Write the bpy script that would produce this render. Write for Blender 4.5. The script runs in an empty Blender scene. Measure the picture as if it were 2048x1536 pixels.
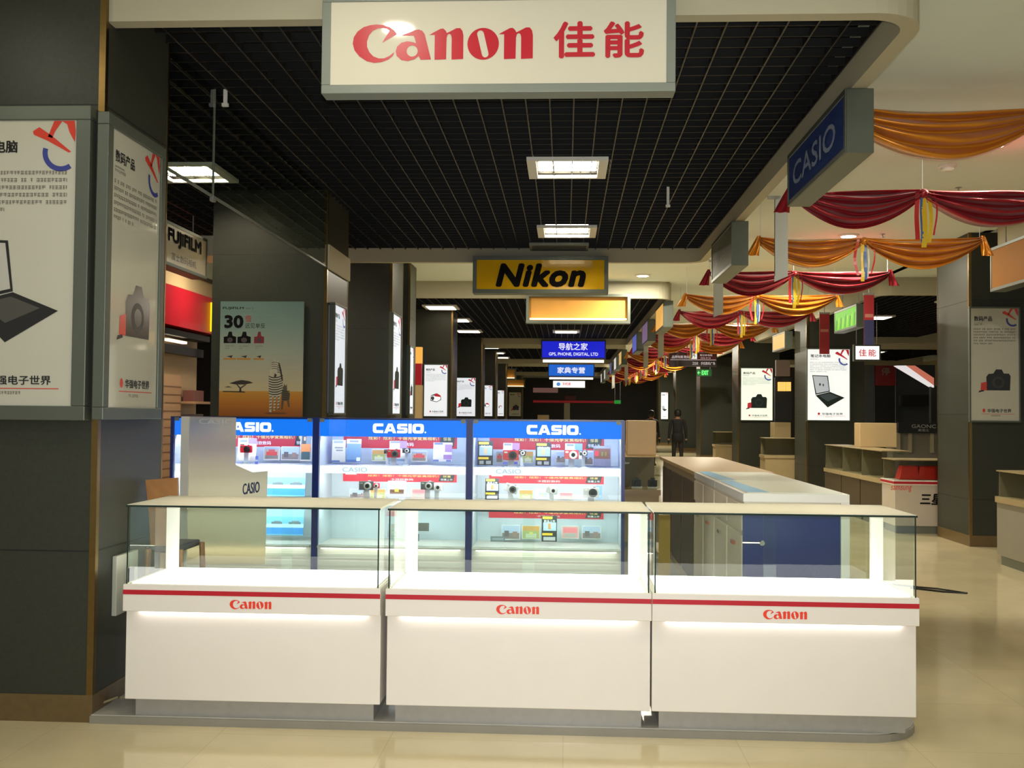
import bpy, math, random
from mathutils import Vector, Matrix

random.seed(7)
SC = bpy.context.scene
COL = SC.collection

# ------------------------------------------------------------------ camera
FPX, ROLL = 2070.0, 0.009
YAW, PITCH = math.radians(2.973), math.radians(1.6889)
EYE = Vector((0.0, 0.0, 1.5))
_f = Vector((-math.sin(YAW)*math.cos(PITCH), math.cos(YAW)*math.cos(PITCH), math.sin(PITCH)))
_r = Vector((math.cos(YAW), math.sin(YAW), 0.0))
_u = _r.cross(_f)
_cr, _sr = math.cos(ROLL), math.sin(ROLL)
cam_d = bpy.data.cameras.new('camera')
cam_d.sensor_width = 36.0
cam_d.lens = FPX/2048.0*36.0
cam_d.clip_start, cam_d.clip_end = 0.05, 300
cam = bpy.data.objects.new('camera', cam_d)
COL.objects.link(cam)
cr = _r*_cr+_u*_sr
cu = _u*_cr-_r*_sr
m3 = Matrix((cr, cu, -_f)).transposed()
cam.matrix_world = Matrix.Translation(EYE) @ m3.to_4x4()
SC.camera = cam

# ------------------------------------------------------------------ world, exposure, area light
w = bpy.data.worlds.new('world')
SC.world = w
w.use_nodes = True
w.node_tree.nodes['Background'].inputs[0].default_value = (0.97, 1.0, 0.92, 1)
w.node_tree.nodes['Background'].inputs[1].default_value = 0.42
SC.view_settings.view_transform = 'Standard'
SC.view_settings.look = 'None'
SC.view_settings.exposure = 0.0
SC.view_settings.gamma = 1.0
SC.view_settings.use_curve_mapping = False
SC.cycles.use_denoising = True
SC.cycles.max_bounces = 8
SC.cycles.transparent_max_bounces = 24
SC.cycles.sample_clamp_indirect = 6.0
SC.cycles.caustics_reflective = False
SC.cycles.caustics_refractive = False


def area(name, loc, size, power, color=(1, .9, .72), rot=(0, 0, 0), shape='DISK'):
    d = bpy.data.lights.new(name, 'AREA')
    d.shape = shape
    d.size = size
    d.energy = power
    d.color = color
    o = bpy.data.objects.new(name, d)
    o.location = loc
    o.rotation_euler = rot
    COL.objects.link(o)
    return o


WARM = (1.0, 0.93, 0.76)
HALL_Z = 3.70          # cream ceiling
GRID_Z = 3.58          # underside of black open-cell ceiling
SOFF_Z = 3.42          # underside of cream fascia
# the compact camera's own flash
fl = bpy.data.lights.new('flash_lamp', 'SPOT')
fl.energy = 445
fl.spot_size = math.radians(84)
fl.spot_blend = .9
fl.shadow_soft_size = 0.02
fl.color = (.95, .965, 1)
flo = bpy.data.objects.new('flash_lamp', fl)
flo.location = (0.0, -0.03, 1.56)
flo.rotation_euler = (math.radians(90+1.7), 0, YAW)
COL.objects.link(flo)
DOWNLIGHTS = [(-3.2, 3.6), (-.96, 3.93), (1.24, 3.6), (3.43, 3.9), (-2.1, 2.2), (.2, 2.2), (2.5, 2.2), (5.6, 3.6)]
CORRIDOR = [(3.39, 8.40), (3.39, 12.61), (3.44, 14.63), (3.43, 20.5), (3.43, 26), (3.43, 33), (3.43, 41), (3.43, 50)]
AISLE = [(1.19, 16.2), (-1.1, 15.0)]
for i, (x, y) in enumerate(DOWNLIGHTS):
    area('downlight_beam', (x, y, HALL_Z-.03), .17, 9, WARM)
for (x, y) in CORRIDOR:
    area('downlight_beam', (x, y, HALL_Z-.03), .17, 62 if y < 19 else (110 if y < 30 else 240), WARM)
for (x, y) in AISLE:
    area('downlight_beam', (x, y, HALL_Z-.03), .17, 85, WARM)


# ------------------------------------------------------------------ pixel -> world helpers (photo measured at true depth)
def ray(px, py):
    a, b = px-1024, py-768
    u, v = a*_cr+b*_sr, -a*_sr+b*_cr
    return _f*FPX+_r*u-_u*v


def at(px, py, Y):
    d = ray(px, py)
    return EYE+d*(Y/d.y)


def atX(px, py, X):
    d = ray(px, py)
    return EYE+d*(X/d.x)


def atZ(px, py, Z):
    d = ray(px, py)
    return EYE+d*((Z-1.5)/d.z)


# ------------------------------------------------------------------ materials
def lin(c):
    return tuple(((v/255)/12.92 if v/255 <= .04045 else ((v/255+.055)/1.055)**2.4) for v in c)


_M = {}


def mat(name, rgb, rough=.5, metal=0.0, spec=.5, noise=.06, scale=6.0, coat=0.0, bump=0.0, bscale=60):
    key = ('m', name)
    if key in _M:
        return _M[key]
    m = bpy.data.materials.new(name)
    m.use_nodes = True
    nt = m.node_tree
    b = nt.nodes['Principled BSDF']
    c = lin(rgb)
    if noise > 0:
        tc = nt.nodes.new('ShaderNodeTexCoord')
        nz = nt.nodes.new('ShaderNodeTexNoise')
        nz.inputs['Scale'].default_value = scale
        nz.inputs['Detail'].default_value = 4
        mx = nt.nodes.new('ShaderNodeMix')
        mx.data_type = 'RGBA'
        mx.inputs[6].default_value = tuple(v*(1-noise) for v in c)+(1,)
        mx.inputs[7].default_value = tuple(min(1, v*(1+noise)) for v in c)+(1,)
        nt.links.new(tc.outputs['Object'], nz.inputs['Vector'])
        nt.links.new(nz.outputs['Fac'], mx.inputs[0])
        nt.links.new(mx.outputs[2], b.inputs['Base Color'])
    else:
        b.inputs['Base Color'].default_value = c+(1,)
    b.inputs['Roughness'].default_value = rough
    b.inputs['Metallic'].default_value = metal
    b.inputs['Specular IOR Level'].default_value = spec
    b.inputs['Coat Weight'].default_value = coat
    b.inputs['Coat Roughness'].default_value = .05
    if bump > 0:
        tc2 = nt.nodes.new('ShaderNodeTexCoord')
        n2 = nt.nodes.new('ShaderNodeTexNoise')
        n2.inputs['Scale'].default_value = bscale
        bp = nt.nodes.new('ShaderNodeBump')
        bp.inputs['Strength'].default_value = bump
        bp.inputs['Distance'].default_value = .01
        nt.links.new(tc2.outputs['Object'], n2.inputs['Vector'])
        nt.links.new(n2.outputs['Fac'], bp.inputs['Height'])
        nt.links.new(bp.outputs['Normal'], b.inputs['Normal'])
    _M[key] = m
    return m


def glow(name, rgb, strength=1.0, gloss=False):
    """self-lit surface: lamp panels, lightboxes, lit signs"""
    key = ('e', name, tuple(rgb), strength)
    if key in _M:
        return _M[key]
    m = bpy.data.materials.new(name)
    m.use_nodes = True
    nt = m.node_tree
    b = nt.nodes['Principled BSDF']
    c = lin(rgb)
    b.inputs['Base Color'].default_value = tuple(v*.5 for v in c)+(1,)
    b.inputs['Roughness'].default_value = .5
    b.inputs['Specular IOR Level'].default_value = .2
    nz = nt.nodes.new('ShaderNodeTexNoise')
    nz.inputs['Scale'].default_value = 3
    mr = nt.nodes.new('ShaderNodeMapRange')
    mr.inputs[3].default_value = strength*.95
    mr.inputs[4].default_value = strength*1.05
    tc = nt.nodes.new('ShaderNodeTexCoord')
    nt.links.new(tc.outputs['Object'], nz.inputs['Vector'])
    nt.links.new(nz.outputs['Fac'], mr.inputs[0])
    nt.links.new(mr.outputs[0], b.inputs['Emission Strength'])
    b.inputs['Emission Color'].default_value = c+(1,)
    _M[key] = m
    return m


def glass_mat(name, tint=(.93, .98, .95), refl=1.0, rough=0.0):
    key = ('g', name)
    if key in _M:
        return _M[key]
    m = bpy.data.materials.new(name)
    m.use_nodes = True
    nt = m.node_tree
    for n in list(nt.nodes):
        nt.nodes.remove(n)
    out = nt.nodes.new('ShaderNodeOutputMaterial')
    tr = nt.nodes.new('ShaderNodeBsdfTransparent')
    tr.inputs[0].default_value = tint+(1,)
    gl = nt.nodes.new('ShaderNodeBsdfGlossy')
    gl.inputs['Roughness'].default_value = rough
    gl.inputs['Color'].default_value = (refl, refl, refl, 1)
    fr = nt.nodes.new('ShaderNodeFresnel')
    fr.inputs[0].default_value = 1.45
    mx = nt.nodes.new('ShaderNodeMixShader')
    ge = nt.nodes.new('ShaderNodeNewGeometry')
    inv = nt.nodes.new('ShaderNodeMath')
    inv.operation = 'SUBTRACT'
    inv.inputs[0].default_value = 1.0
    mu = nt.nodes.new('ShaderNodeMath')
    mu.operation = 'MULTIPLY'
    nt.links.new(ge.outputs['Backfacing'], inv.inputs[1])
    nt.links.new(fr.outputs[0], mu.inputs[0])
    nt.links.new(inv.outputs[0], mu.inputs[1])
    nt.links.new(mu.outputs[0], mx.inputs[0])
    nt.links.new(tr.outputs[0], mx.inputs[1])
    nt.links.new(gl.outputs[0], mx.inputs[2])
    nt.links.new(mx.outputs[0], out.inputs[0])
    _M[key] = m
    return m


def film_mat(name, rgb, alpha):
    key = ('f', name)
    if key in _M:
        return _M[key]
    m = mat(name, rgb, rough=.35, noise=.03)
    m.node_tree.nodes['Principled BSDF'].inputs['Alpha'].default_value = alpha
    _M[key] = m
    return m


def frosted(name, rgb, trans=.5, rough=.5):
    """diffusing sheet that also passes light from behind"""
    m = mat(name, rgb, rough=rough, noise=.02)
    nt = m.node_tree
    out = nt.nodes['Material Output']
    b = nt.nodes['Principled BSDF']
    tl = nt.nodes.new('ShaderNodeBsdfTranslucent')
    tl.inputs[0].default_value = lin(rgb)+(1,)
    mx = nt.nodes.new('ShaderNodeMixShader')
    mx.inputs[0].default_value = trans
    nt.links.new(b.outputs[0], mx.inputs[1])
    nt.links.new(tl.outputs[0], mx.inputs[2])
    nt.links.new(mx.outputs[0], out.inputs[0])
    return m


def stone_mat():
    """polished grey-green stone cladding with tall slab joints"""
    m = mat('pillar_stone', (56, 58, 50), rough=.4, noise=.22, scale=55, spec=.25)
    return m


def floor_mat():
    m = bpy.data.materials.new('polished_beige_tile')
    m.use_nodes = True
    nt = m.node_tree
    b = nt.nodes['Principled BSDF']
    tc = nt.nodes.new('ShaderNodeTexCoord')
    br = nt.nodes.new('ShaderNodeTexBrick')
    br.offset = 0.0
    br.inputs['Color1'].default_value = lin((228, 213, 172))+(1,)
    br.inputs['Color2'].default_value = lin((222, 207, 166))+(1,)
    br.inputs['Mortar'].default_value = lin((213, 198, 156))+(1,)
    br.inputs['Scale'].default_value = 1.0
    br.inputs['Mortar Size'].default_value = .003
    br.inputs['Brick Width'].default_value = .8
    br.inputs['Row Height'].default_value = .8
    nz = nt.nodes.new('ShaderNodeTexNoise')
    nz.inputs['Scale'].default_value = 2.5
    nz.inputs['Detail'].default_value = 8
    mx = nt.nodes.new('ShaderNodeMix')
    mx.data_type = 'RGBA'
    mx.blend_type = 'MULTIPLY'
    mx.inputs[0].default_value = .25
    nt.links.new(tc.outputs['Object'], br.inputs['Vector'])
    nt.links.new(tc.outputs['Object'], nz.inputs['Vector'])
    nt.links.new(br.outputs['Color'], mx.inputs[6])
    nt.links.new(nz.outputs['Fac'], mx.inputs[7])
    nt.links.new(mx.outputs[2], b.inputs['Base Color'])
    b.inputs['Roughness'].default_value = .09
    b.inputs['Specular IOR Level'].default_value = .5
    return m


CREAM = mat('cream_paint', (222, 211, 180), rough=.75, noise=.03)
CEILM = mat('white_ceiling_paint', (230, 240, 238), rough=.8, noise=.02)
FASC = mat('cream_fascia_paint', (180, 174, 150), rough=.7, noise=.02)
BLACKM = mat('black_grid_metal', (9, 9, 9), rough=.5, noise=.1, spec=.3)
BLACKR = mat('black_runner_metal', (25, 23, 21), rough=.45, noise=.1)  # same grid metal, painted lighter where the runners catch light
PLEN = mat('dark_plenum', (9, 9, 9), rough=.9)
STONE = stone_mat()
JOINT = mat('dark_joint', (22, 22, 20), rough=.6)
BRASS = mat('brushed_brass_trim', (132, 108, 64), rough=.28, metal=1.0, noise=.15, scale=30)
SKIRT = mat('brown_stone_skirting', (104, 84, 50), rough=.3, noise=.25, scale=30)
FRAME = mat('grey_green_aluminium', (92, 98, 88), rough=.42, metal=.35, noise=.08)
WHITE = mat('white_laminate', (235, 229, 221), rough=.38, noise=.02)
WHITE2 = mat('white_enamel', (238, 236, 228), rough=.3, noise=.02)
TOPM = frosted('cream_frosted_top', (244, 240, 224), .36, .5)
REDM = mat('red_stripe_vinyl', (188, 26, 44), rough=.35, noise=.03)
REDTXT = mat('orange_red_lettering', (236, 62, 40), rough=.4, noise=.02)
SIGNRED = mat('crimson_lettering', (190, 18, 40), rough=.35, noise=.02)
STEEL = mat('brushed_steel', (176, 176, 172), rough=.3, metal=.6, noise=.1, scale=25)
CHROME = mat('chrome', (220, 220, 215), rough=.15, metal=1.0, noise=.02)
DARK = mat('near_black_plastic', (18, 18, 18), rough=.4, noise=.05)
INK = mat('black_ink', (14, 13, 13), rough=.8, noise=.02, spec=.15)
GLASS = glass_mat('clear_green_glass', (.95, .985, .965))
GEDGE = mat('dark_green_glass_edge', (24, 44, 36), rough=.2, noise=.05)
NAVY = mat('navy_laminate', (22, 44, 118), rough=.3, noise=.05)
GREYP = mat('grey_painted_metal', (128, 134, 124), rough=.45, metal=.2, noise=.05)
BEIGE = mat('beige_laminate', (206, 178, 132), rough=.4, noise=.05)
WOOD = mat('light_brown_wood', (160, 112, 66), rough=.4, noise=.25, scale=20)
PAPER = mat('off_white_poster_film', (192, 190, 174), rough=.05, noise=.02)


# ------------------------------------------------------------------ mesh builder
class Fr:
    """flat frame: origin, x direction, y direction, outward normal"""
    def __init__(s, o, x, y=(0, 0, 1)):
        s.o = Vector(o)
        s.x = Vector(x).normalized()
        s.y = Vector(y).normalized()
        s.n = s.x.cross(s.y)      # x right, y up -> normal toward viewer

    def p(s, a, b, d=0.0):
        return s.o+s.x*a+s.y*b+s.n*d


_txt = {}


def text_geo(body, bold=0.0, shear=0.0, space=1.0):
    k = (body, bold, shear, space)
    if k in _txt:
        return _txt[k]
    c = bpy.data.curves.new('tmp', 'FONT')
    c.body = body
    c.resolution_u = 3
    c.fill_mode = 'FRONT'
    c.offset = bold
    c.shear = shear
    c.space_character = space
    o = bpy.data.objects.new('tmp', c)
    me = o.to_mesh()
    vs = [(v.co.x, v.co.y) for v in me.vertices]
    fs = [tuple(p.vertices) for p in me.polygons]
    o.to_mesh_clear()
    bpy.data.objects.remove(o)
    bpy.data.curves.remove(c)
    _txt[k] = norm_geo(vs, fs)
    return _txt[k]


def norm_geo(vs, fs):
    x0 = min(v[0] for v in vs)
    x1 = max(v[0] for v in vs)
    y0 = min(v[1] for v in vs)
    y1 = max(v[1] for v in vs)
    return [((a-x0)/(x1-x0), (b-y0)/(y1-y0)) for a, b in vs], fs


def shape_geo(contours):
    """filled 2D outline with holes -> unit box"""
    c = bpy.data.curves.new('tmp', 'CURVE')
    c.dimensions = '2D'
    c.fill_mode = 'FRONT'
    for pts in contours:
        s = c.splines.new('POLY')
        s.points.add(len(pts)-1)
        for q, (a, b) in zip(s.points, pts):
            q.co = (a, b, 0, 1)
        s.use_cyclic_u = True
    o = bpy.data.objects.new('tmp', c)
    me = o.to_mesh()
    vs = [(v.co.x, v.co.y) for v in me.vertices]
    fs = [tuple(p.vertices) for p in me.polygons]
    o.to_mesh_clear()
    bpy.data.objects.remove(o)
    bpy.data.curves.remove(c)
    return norm_geo(vs, fs)


class MB:
    def __init__(s):
        s.v, s.f, s.mi, s.mats = [], [], [], []

    def mid(s, m):
        if m not in s.mats:
            s.mats.append(m)
        return s.mats.index(m)

    def add(s, vs, fs, m):
        b = len(s.v)
        s.v += [Vector(q) for q in vs]
        k = s.mid(m)
        for f in fs:
            s.f.append(tuple(b+i for i in f))
            s.mi.append(k)
        return s

    def box(s, x0, y0, z0, x1, y1, z1, m):
        x0, x1 = min(x0, x1), max(x0, x1)
        y0, y1 = min(y0, y1), max(y0, y1)
        z0, z1 = min(z0, z1), max(z0, z1)
        vs = [(x0, y0, z0), (x1, y0, z0), (x1, y1, z0), (x0, y1, z0), (x0, y0, z1), (x1, y0, z1), (x1, y1, z1), (x0, y1, z1)]
        return s.add(vs, [(0, 3, 2, 1), (4, 5, 6, 7), (0, 1, 5, 4), (1, 2, 6, 5), (2, 3, 7, 6), (3, 0, 4, 7)], m)

    def fbox(s, fr, a0, b0, a1, b1, d0, d1, m):
        P = [fr.p(a0, b0, d0), fr.p(a1, b0, d0), fr.p(a1, b1, d0), fr.p(a0, b1, d0),
             fr.p(a0, b0, d1), fr.p(a1, b0, d1), fr.p(a1, b1, d1), fr.p(a0, b1, d1)]
        return s.add(P, [(3, 2, 1, 0), (4, 5, 6, 7), (0, 1, 5, 4), (1, 2, 6, 5), (2, 3, 7, 6), (3, 0, 4, 7)], m)

    def fpoly(s, fr, pts, d, m):
        return s.add([fr.p(a, b, d) for a, b in pts], [tuple(range(len(pts)))], m)

    def fquad(s, fr, a0, b0, a1, b1, d, m):
        return s.fpoly(fr, [(a0, b0), (a1, b0), (a1, b1), (a0, b1)], d, m)

    def fgeo(s, fr, geo, a0, b0, a1, b1, d, m):
        vs, fs = geo
        return s.add([fr.p(a0+x*(a1-a0), b0+y*(b1-b0), d) for x, y in vs], fs, m)

    def ftext(s, fr, body, a0, b0, a1, b1, d, m, bold=.02, shear=0, space=1.0):
        if bold > 0:
            q = bold*(b1-b0)*(.9 if any(ord(c) > 0x2e80 for c in body) else 1.15)
            a0, a1, b0, b1 = a0+q, a1-q, b0+q, b1-q
            nd = 4 if bold < .035 else 12
            for i, (dx, dy) in enumerate([(q*math.cos(2*math.pi*k_/nd), q*math.sin(2*math.pi*k_/nd)) for k_ in range(nd)]+[(0, 0)]):
                s.fgeo(fr, text_geo(body, 0.0, shear, space), a0+dx, b0+dy, a1+dx, b1+dy, d+i*.0004, m)
            return s
        return s.fgeo(fr, text_geo(body, bold, shear, space), a0, b0, a1, b1, d, m)

    def fell(s, fr, a, b, ra, rb, d, m, n=24):
        return s.fpoly(fr, [(a+ra*math.cos(t*2*math.pi/n), b+rb*math.sin(t*2*math.pi/n)) for t in range(n)], d, m)

    def prism(s, pts, z0, z1, m, caps=True):
        """vertical prism over a ccw xy outline"""
        n = len(pts)
        vs = [(x, y, z0) for x, y in pts]+[(x, y, z1) for x, y in pts]
        fs = [(i, (i+1) % n, n+(i+1) % n, n+i) for i in range(n)]
        if caps:
            fs += [tuple(range(n-1, -1, -1)), tuple(range(n, 2*n))]
        return s.add(vs, fs, m)

    def tube(s, path, r, m, n=8, caps=True):
        path = [Vector(p) for p in path]
        rs = r if isinstance(r, (list, tuple)) else [r]*len(path)
        vs, fs = [], []
        for i, p in enumerate(path):
            t = (path[min(i+1, len(path)-1)]-path[max(i-1, 0)]).normalized()
            a = t.cross(Vector((0, 0, 1)))
            if a.length < 1e-3:
                a = t.cross(Vector((0, 1, 0)))
            a.normalize()
            b = t.cross(a)
            for k in range(n):
                q = 2*math.pi*k/n
                vs.append(p+(a*math.cos(q)+b*math.sin(q))*rs[i])
        for i in range(len(path)-1):
            for k in range(n):
                fs.append((i*n+k, i*n+(k+1) % n, (i+1)*n+(k+1) % n, (i+1)*n+k))
        if caps:
            fs += [tuple(range(n-1, -1, -1)), tuple(range((len(path)-1)*n, len(path)*n))]
        return s.add(vs, fs, m)

    def lathe(s, c, prof, m, n=24, axis='z'):
        vs, fs = [], []
        c = Vector(c)
        for (r, h) in prof:
            for k in range(n):
                q = 2*math.pi*k/n
                if axis == 'z':
                    vs.append(c+Vector((r*math.cos(q), r*math.sin(q), h)))
                else:
                    vs.append(c+Vector((r*math.cos(q), h, r*math.sin(q))))
        L = len(prof)
        for i in range(L-1):
            for k in range(n):
                fs.append((i*n+k, i*n+(k+1) % n, (i+1)*n+(k+1) % n, (i+1)*n+k))
        fs += [tuple(range(n-1, -1, -1)), tuple(range((L-1)*n, L*n))]
        return s.add(vs, fs, m)

    def build(s, name, parent=None, origin=None, bevel=0.0, smooth=False, local=False):
        """world-space geometry; stored relative to parent (or to its own base centre)"""
        if parent is not None:
            off = Vector((0, 0, 0)) if local else wloc(parent)
        elif origin is not None:
            off = Vector(origin)
        else:
            off = Vector(((min(v.x for v in s.v)+max(v.x for v in s.v))/2,
                          (min(v.y for v in s.v)+max(v.y for v in s.v))/2, min(v.z for v in s.v)))
        me = bpy.data.meshes.new(name)
        me.from_pydata([tuple(v-off) for v in s.v], [], s.f)
        for m in s.mats:
            me.materials.append(m)
        for p, k in zip(me.polygons, s.mi):
            p.material_index = k
            p.use_smooth = smooth
        me.update()
        o = bpy.data.objects.new(name, me)
        COL.objects.link(o)
        if parent is not None:
            o.parent = parent
        else:
            o.location = off
        if bevel > 0:
            md = o.modifiers.new('bevel', 'BEVEL')
            md.width = bevel
            md.segments = 2
            md.limit_method = 'ANGLE'
        return o


def wloc(o):
    p = Vector(o.location)
    while o.parent is not None:
        o = o.parent
        p += Vector(o.location)
    return p


def tag(o, label=None, cat=None, group=None, kind=None):
    if label:
        o['label'] = label
    if cat:
        o['category'] = cat
    if group:
        o['group'] = group
    if kind:
        o['kind'] = kind
    return o


def thing(name, label, cat, loc, group=None, rotz=0.0):
    o = bpy.data.objects.new(name, None)
    o.empty_display_size = .1
    COL.objects.link(o)
    o.location = loc
    o.rotation_euler = (0, 0, rotz)
    return tag(o, label, cat, group)


def copy_tree(o, parent=None):
    c = o.copy()
    COL.objects.link(c)
    if parent is not None:
        c.parent = parent
    for ch in list(o.children):
        copy_tree(ch, c)
    return c


def struct(o, label=None):
    return tag(o, label, None, None, 'structure')


# ------------------------------------------------------------------ logo outlines (traced letter shapes)
def ell(cx, cy, rx, ry, n=28, rev=False):
    p = [(cx+rx*math.cos(2*math.pi*k/n), cy+ry*math.sin(2*math.pi*k/n)) for k in range(n)]
    return p[::-1] if rev else p


def canon_geo():
    C = [(485, 405), (470, 440), (420, 480), (350, 505), (270, 513), (190, 495), (110, 445), (55, 380), (35, 310), (45, 245), (85, 185), (150, 140),
         (220, 120), (290, 113), (360, 118), (430, 140), (480, 175), (512, 215), (352, 305), (432, 178), (400, 158), (350, 150), (300, 157), (250, 180),
         (210, 225), (188, 290), (190, 345), (215, 400), (260, 445), (320, 467), (380, 465), (435, 440), (470, 412)]
    a = [(555, 232), (640, 200), (710, 175), (745, 170), (785, 185), (810, 220), (880, 482), (768, 485), (748, 445), (700, 480), (630, 497), (560, 485),
         (510, 440), (500, 395), (515, 345), (560, 305), (625, 290), (680, 300), (718, 312), (705, 262), (690, 235)]
    ah = ell(677, 393, 60, 58, 20)
    n = [(860, 228), (920, 195), (980, 165), (1010, 163), (1035, 185), (1048, 210), (1100, 185), (1150, 160), (1190, 160), (1215, 190), (1225, 240),
         (1225, 480), (1100, 485), (1100, 262), (1093, 230), (1074, 217), (1055, 228), (1045, 262), (1042, 482), (918, 485), (918, 228)]
    o = ell(1437, 325, 168, 165, 36)
    oh = []
    x0, y0, x1, y1, r = 1408, 222, 1460, 430, 36
    th = math.atan2(y1-y0, x1-x0)
    for k in range(9):
        q = th+math.pi/2+math.pi*k/8
        oh.append((x0+r*math.cos(q), y0+r*math.sin(q)))
    for k in range(9):
        q = th-math.pi/2+math.pi*k/8
        oh.append((x1+r*math.cos(q), y1+r*math.sin(q)))
    n2 = [(x+742, y) for x, y in n]
    return shape_geo([[(x, -y) for x, y in c] for c in (C, a, ah, n, o, oh, n2)])


CANON = canon_geo()


def block_geo():
    """wide heavy block capitals C A S I O"""
    out, x = [], 0.0
    L = [(11, [[(2.5, 0), (11, 0), (11, 3), (4.2, 3), (3.5, 3.7), (3.5, 6.3), (4.2, 7), (11, 7), (11, 10), (2.5, 10), (.7, 9.3), (0, 7.5), (0, 2.5), (.7, .7)]]),
         (13, [[(0, 0), (4.2, 10), (8.8, 10), (13, 0), (9.3, 0), (8.6, 1.9), (4.4, 1.9), (3.7, 0)], [(5.3, 4.2), (7.7, 4.2), (6.5, 7.3)]]),
         (11, [[(0, 0), (9, 0), (10.5, .6), (11, 2), (11, 4.4), (10.5, 5.7), (9.2, 6.2), (3.5, 6.2), (3.5, 7.2), (10.6, 7.2), (10.6, 10), (2, 10), (.5, 9.4), (0, 8), (0, 5.4), (.6, 4.2),
               (1.8, 3.8), (7.5, 3.8), (7.5, 2.8), (0, 2.8)]]),
         (3.6, [[(0, 0), (3.6, 0), (3.6, 10), (0, 10)]]),
         (12, [[(2.5, 0), (9.5, 0), (11.3, .7), (12, 2.5), (12, 7.5), (11.3, 9.3), (9.5, 10), (2.5, 10), (.7, 9.3), (0, 7.5), (0, 2.5), (.7, .7)], [(4.2, 3), (3.6, 3.7), (3.6, 6.3), (4.2, 7), (7.8, 7), (8.4, 6.3), (8.4, 3.7), (7.8, 3)]])]
    for w_, cs in L:
        out += [[(x+a, b) for a, b in c] for c in cs]
        x += w_+.75
    return shape_geo(out)


BLOCKS_GEO = block_geo()


def hall_logo(mb, fr, a, b, s, d, red, blue):
    """mall emblem in the poster corner: blue open ring with red strokes"""
    n = 18
    pts = []
    for k in range(n+1):
        q = math.radians(165+k*140/n)
        pts.append((a+s*.55*math.cos(q), b+s*.55*math.sin(q)))
    for k in range(n, -1, -1):
        q = math.radians(165+k*140/n)
        pts.append((a+s*.40*math.cos(q), b+s*.40*math.sin(q)))
    for k in range(n):
        mb.add([fr.p(*pts[i], d) for i in (k, k+1, 2*n-k, 2*n+1-k)], [(0, 1, 2, 3)], blue)
    for P in ([(-.85, .62), (-.66, .74), (-.30, .50), (.30, .02), (.22, .0), (-.40, .34), (-.82, .52)],
              [(-.40, .46), (-.22, .92), (.02, .92), (-.2, .60), (-.27, .42)],
              [(.0, .92), (.38, .92), (.42, .62), (.40, .30), (.24, .58), (.16, .82)]):
        mb.fpoly(fr, [(a+x*s, b+y*s) for x, y in P], d+.0004, red)


def para(mb, fr, a0, b1, a1, rows, pitch, h, d, m, seed=1):
    """rows of tiny unreadable print"""
    rr = random.Random(seed)
    for r in range(rows):
        x = a0
        end = a1 if r < rows-1 else a0+(a1-a0)*.45
        while x < end:
            wv = rr.uniform(.55, 1.0)*h
            xe, yt = min(x+wv, end), b1-r*pitch
            k_ = rr.random()
            mb.fquad(fr, x, yt-h*.24, xe, yt-h*.02, d, m)
            mb.fquad(fr, x, yt-h*(.62+.1*k_), xe, yt-h*(.44+.1*k_), d, m)
            if k_ > .4:
                mb.fquad(fr, x, yt-h, xe, yt-h*.86, d, m)
            xm = x+(xe-x)*(.25+.5*rr.random())
            mb.fquad(fr, xm-h*.07, yt-h, xm+h*.09, yt, d+.0002, m)
            x += wv+h*(.22 if rr.random() > .14 else 1.1)


def dslr(mb, fr, cx, cy, s, d, body, red):
    """printed picture of a black reflex camera with small red compact beside it"""
    P = [(-.5, -.42), (.55, -.42), (.58, .25), (.5, .36), (.28, .36), (.18, .55), (-.08, .55), (-.2, .36), (-.42, .34), (-.52, .2)]
    mb.fpoly(fr, [(cx+x*s, cy+y*s) for x, y in P], d, body)
    lens = glow('lens', (60, 66, 66), .25) if body.name.startswith('lit') else mat('print_lens', (58, 60, 60), .4)
    mb.fell(fr, cx+.02*s, cy-.05*s, .28*s, .28*s, d+.0006, lens)
    mb.fell(fr, cx+.02*s, cy-.05*s, .17*s, .17*s, d+.0012, body)
    mb.fpoly(fr, [(cx-.78*s, cy-.42*s), (cx-.5*s, cy-.42*s), (cx-.5*s, cy-.02*s), (cx-.76*s, cy-.08*s)], d+.0006, red)
    mb.fpoly(fr, [(cx-.88*s, cy-.52*s), (cx-.62*s, cy-.46*s), (cx-.64*s, cy-.40*s), (cx-.84*s, cy-.44*s)], d+.0008, body)


def laptop(mb, fr, cx, cy, s, d, dark, screen, grey):
    mb.fpoly(fr, [(cx-.62*s, cy+.66*s), (cx-.05*s, cy+.64*s), (cx+.02*s, cy+.06*s), (cx-.50*s, cy-.06*s)], d, dark)
    mb.fpoly(fr, [(cx-.59*s, cy+.63*s), (cx-.08*s, cy+.61*s), (cx-.01*s, cy+.09*s), (cx-.47*s, cy-.01*s)], d+.0006, screen)
    mb.fpoly(fr, [(cx-.50*s, cy-.08*s), (cx+.02*s, cy+.05*s), (cx+.55*s, cy-.16*s), (cx-.06*s, cy-.52*s)], d+.0004, dark)
    mb.fpoly(fr, [(cx-.38*s, cy-.09*s), (cx+.0*s, cy+.0*s), (cx+.34*s, cy-.13*s), (cx-.06*s, cy-.30*s)], d+.001, grey)
    mb.fell(fr, cx-.34*s, cy+.32*s, .035*s, .05*s, d+.001, grey, 10)
    mb.fell(fr, cx-.22*s, cy+.30*s, .025*s, .05*s, d+.001, grey, 10)


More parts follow.
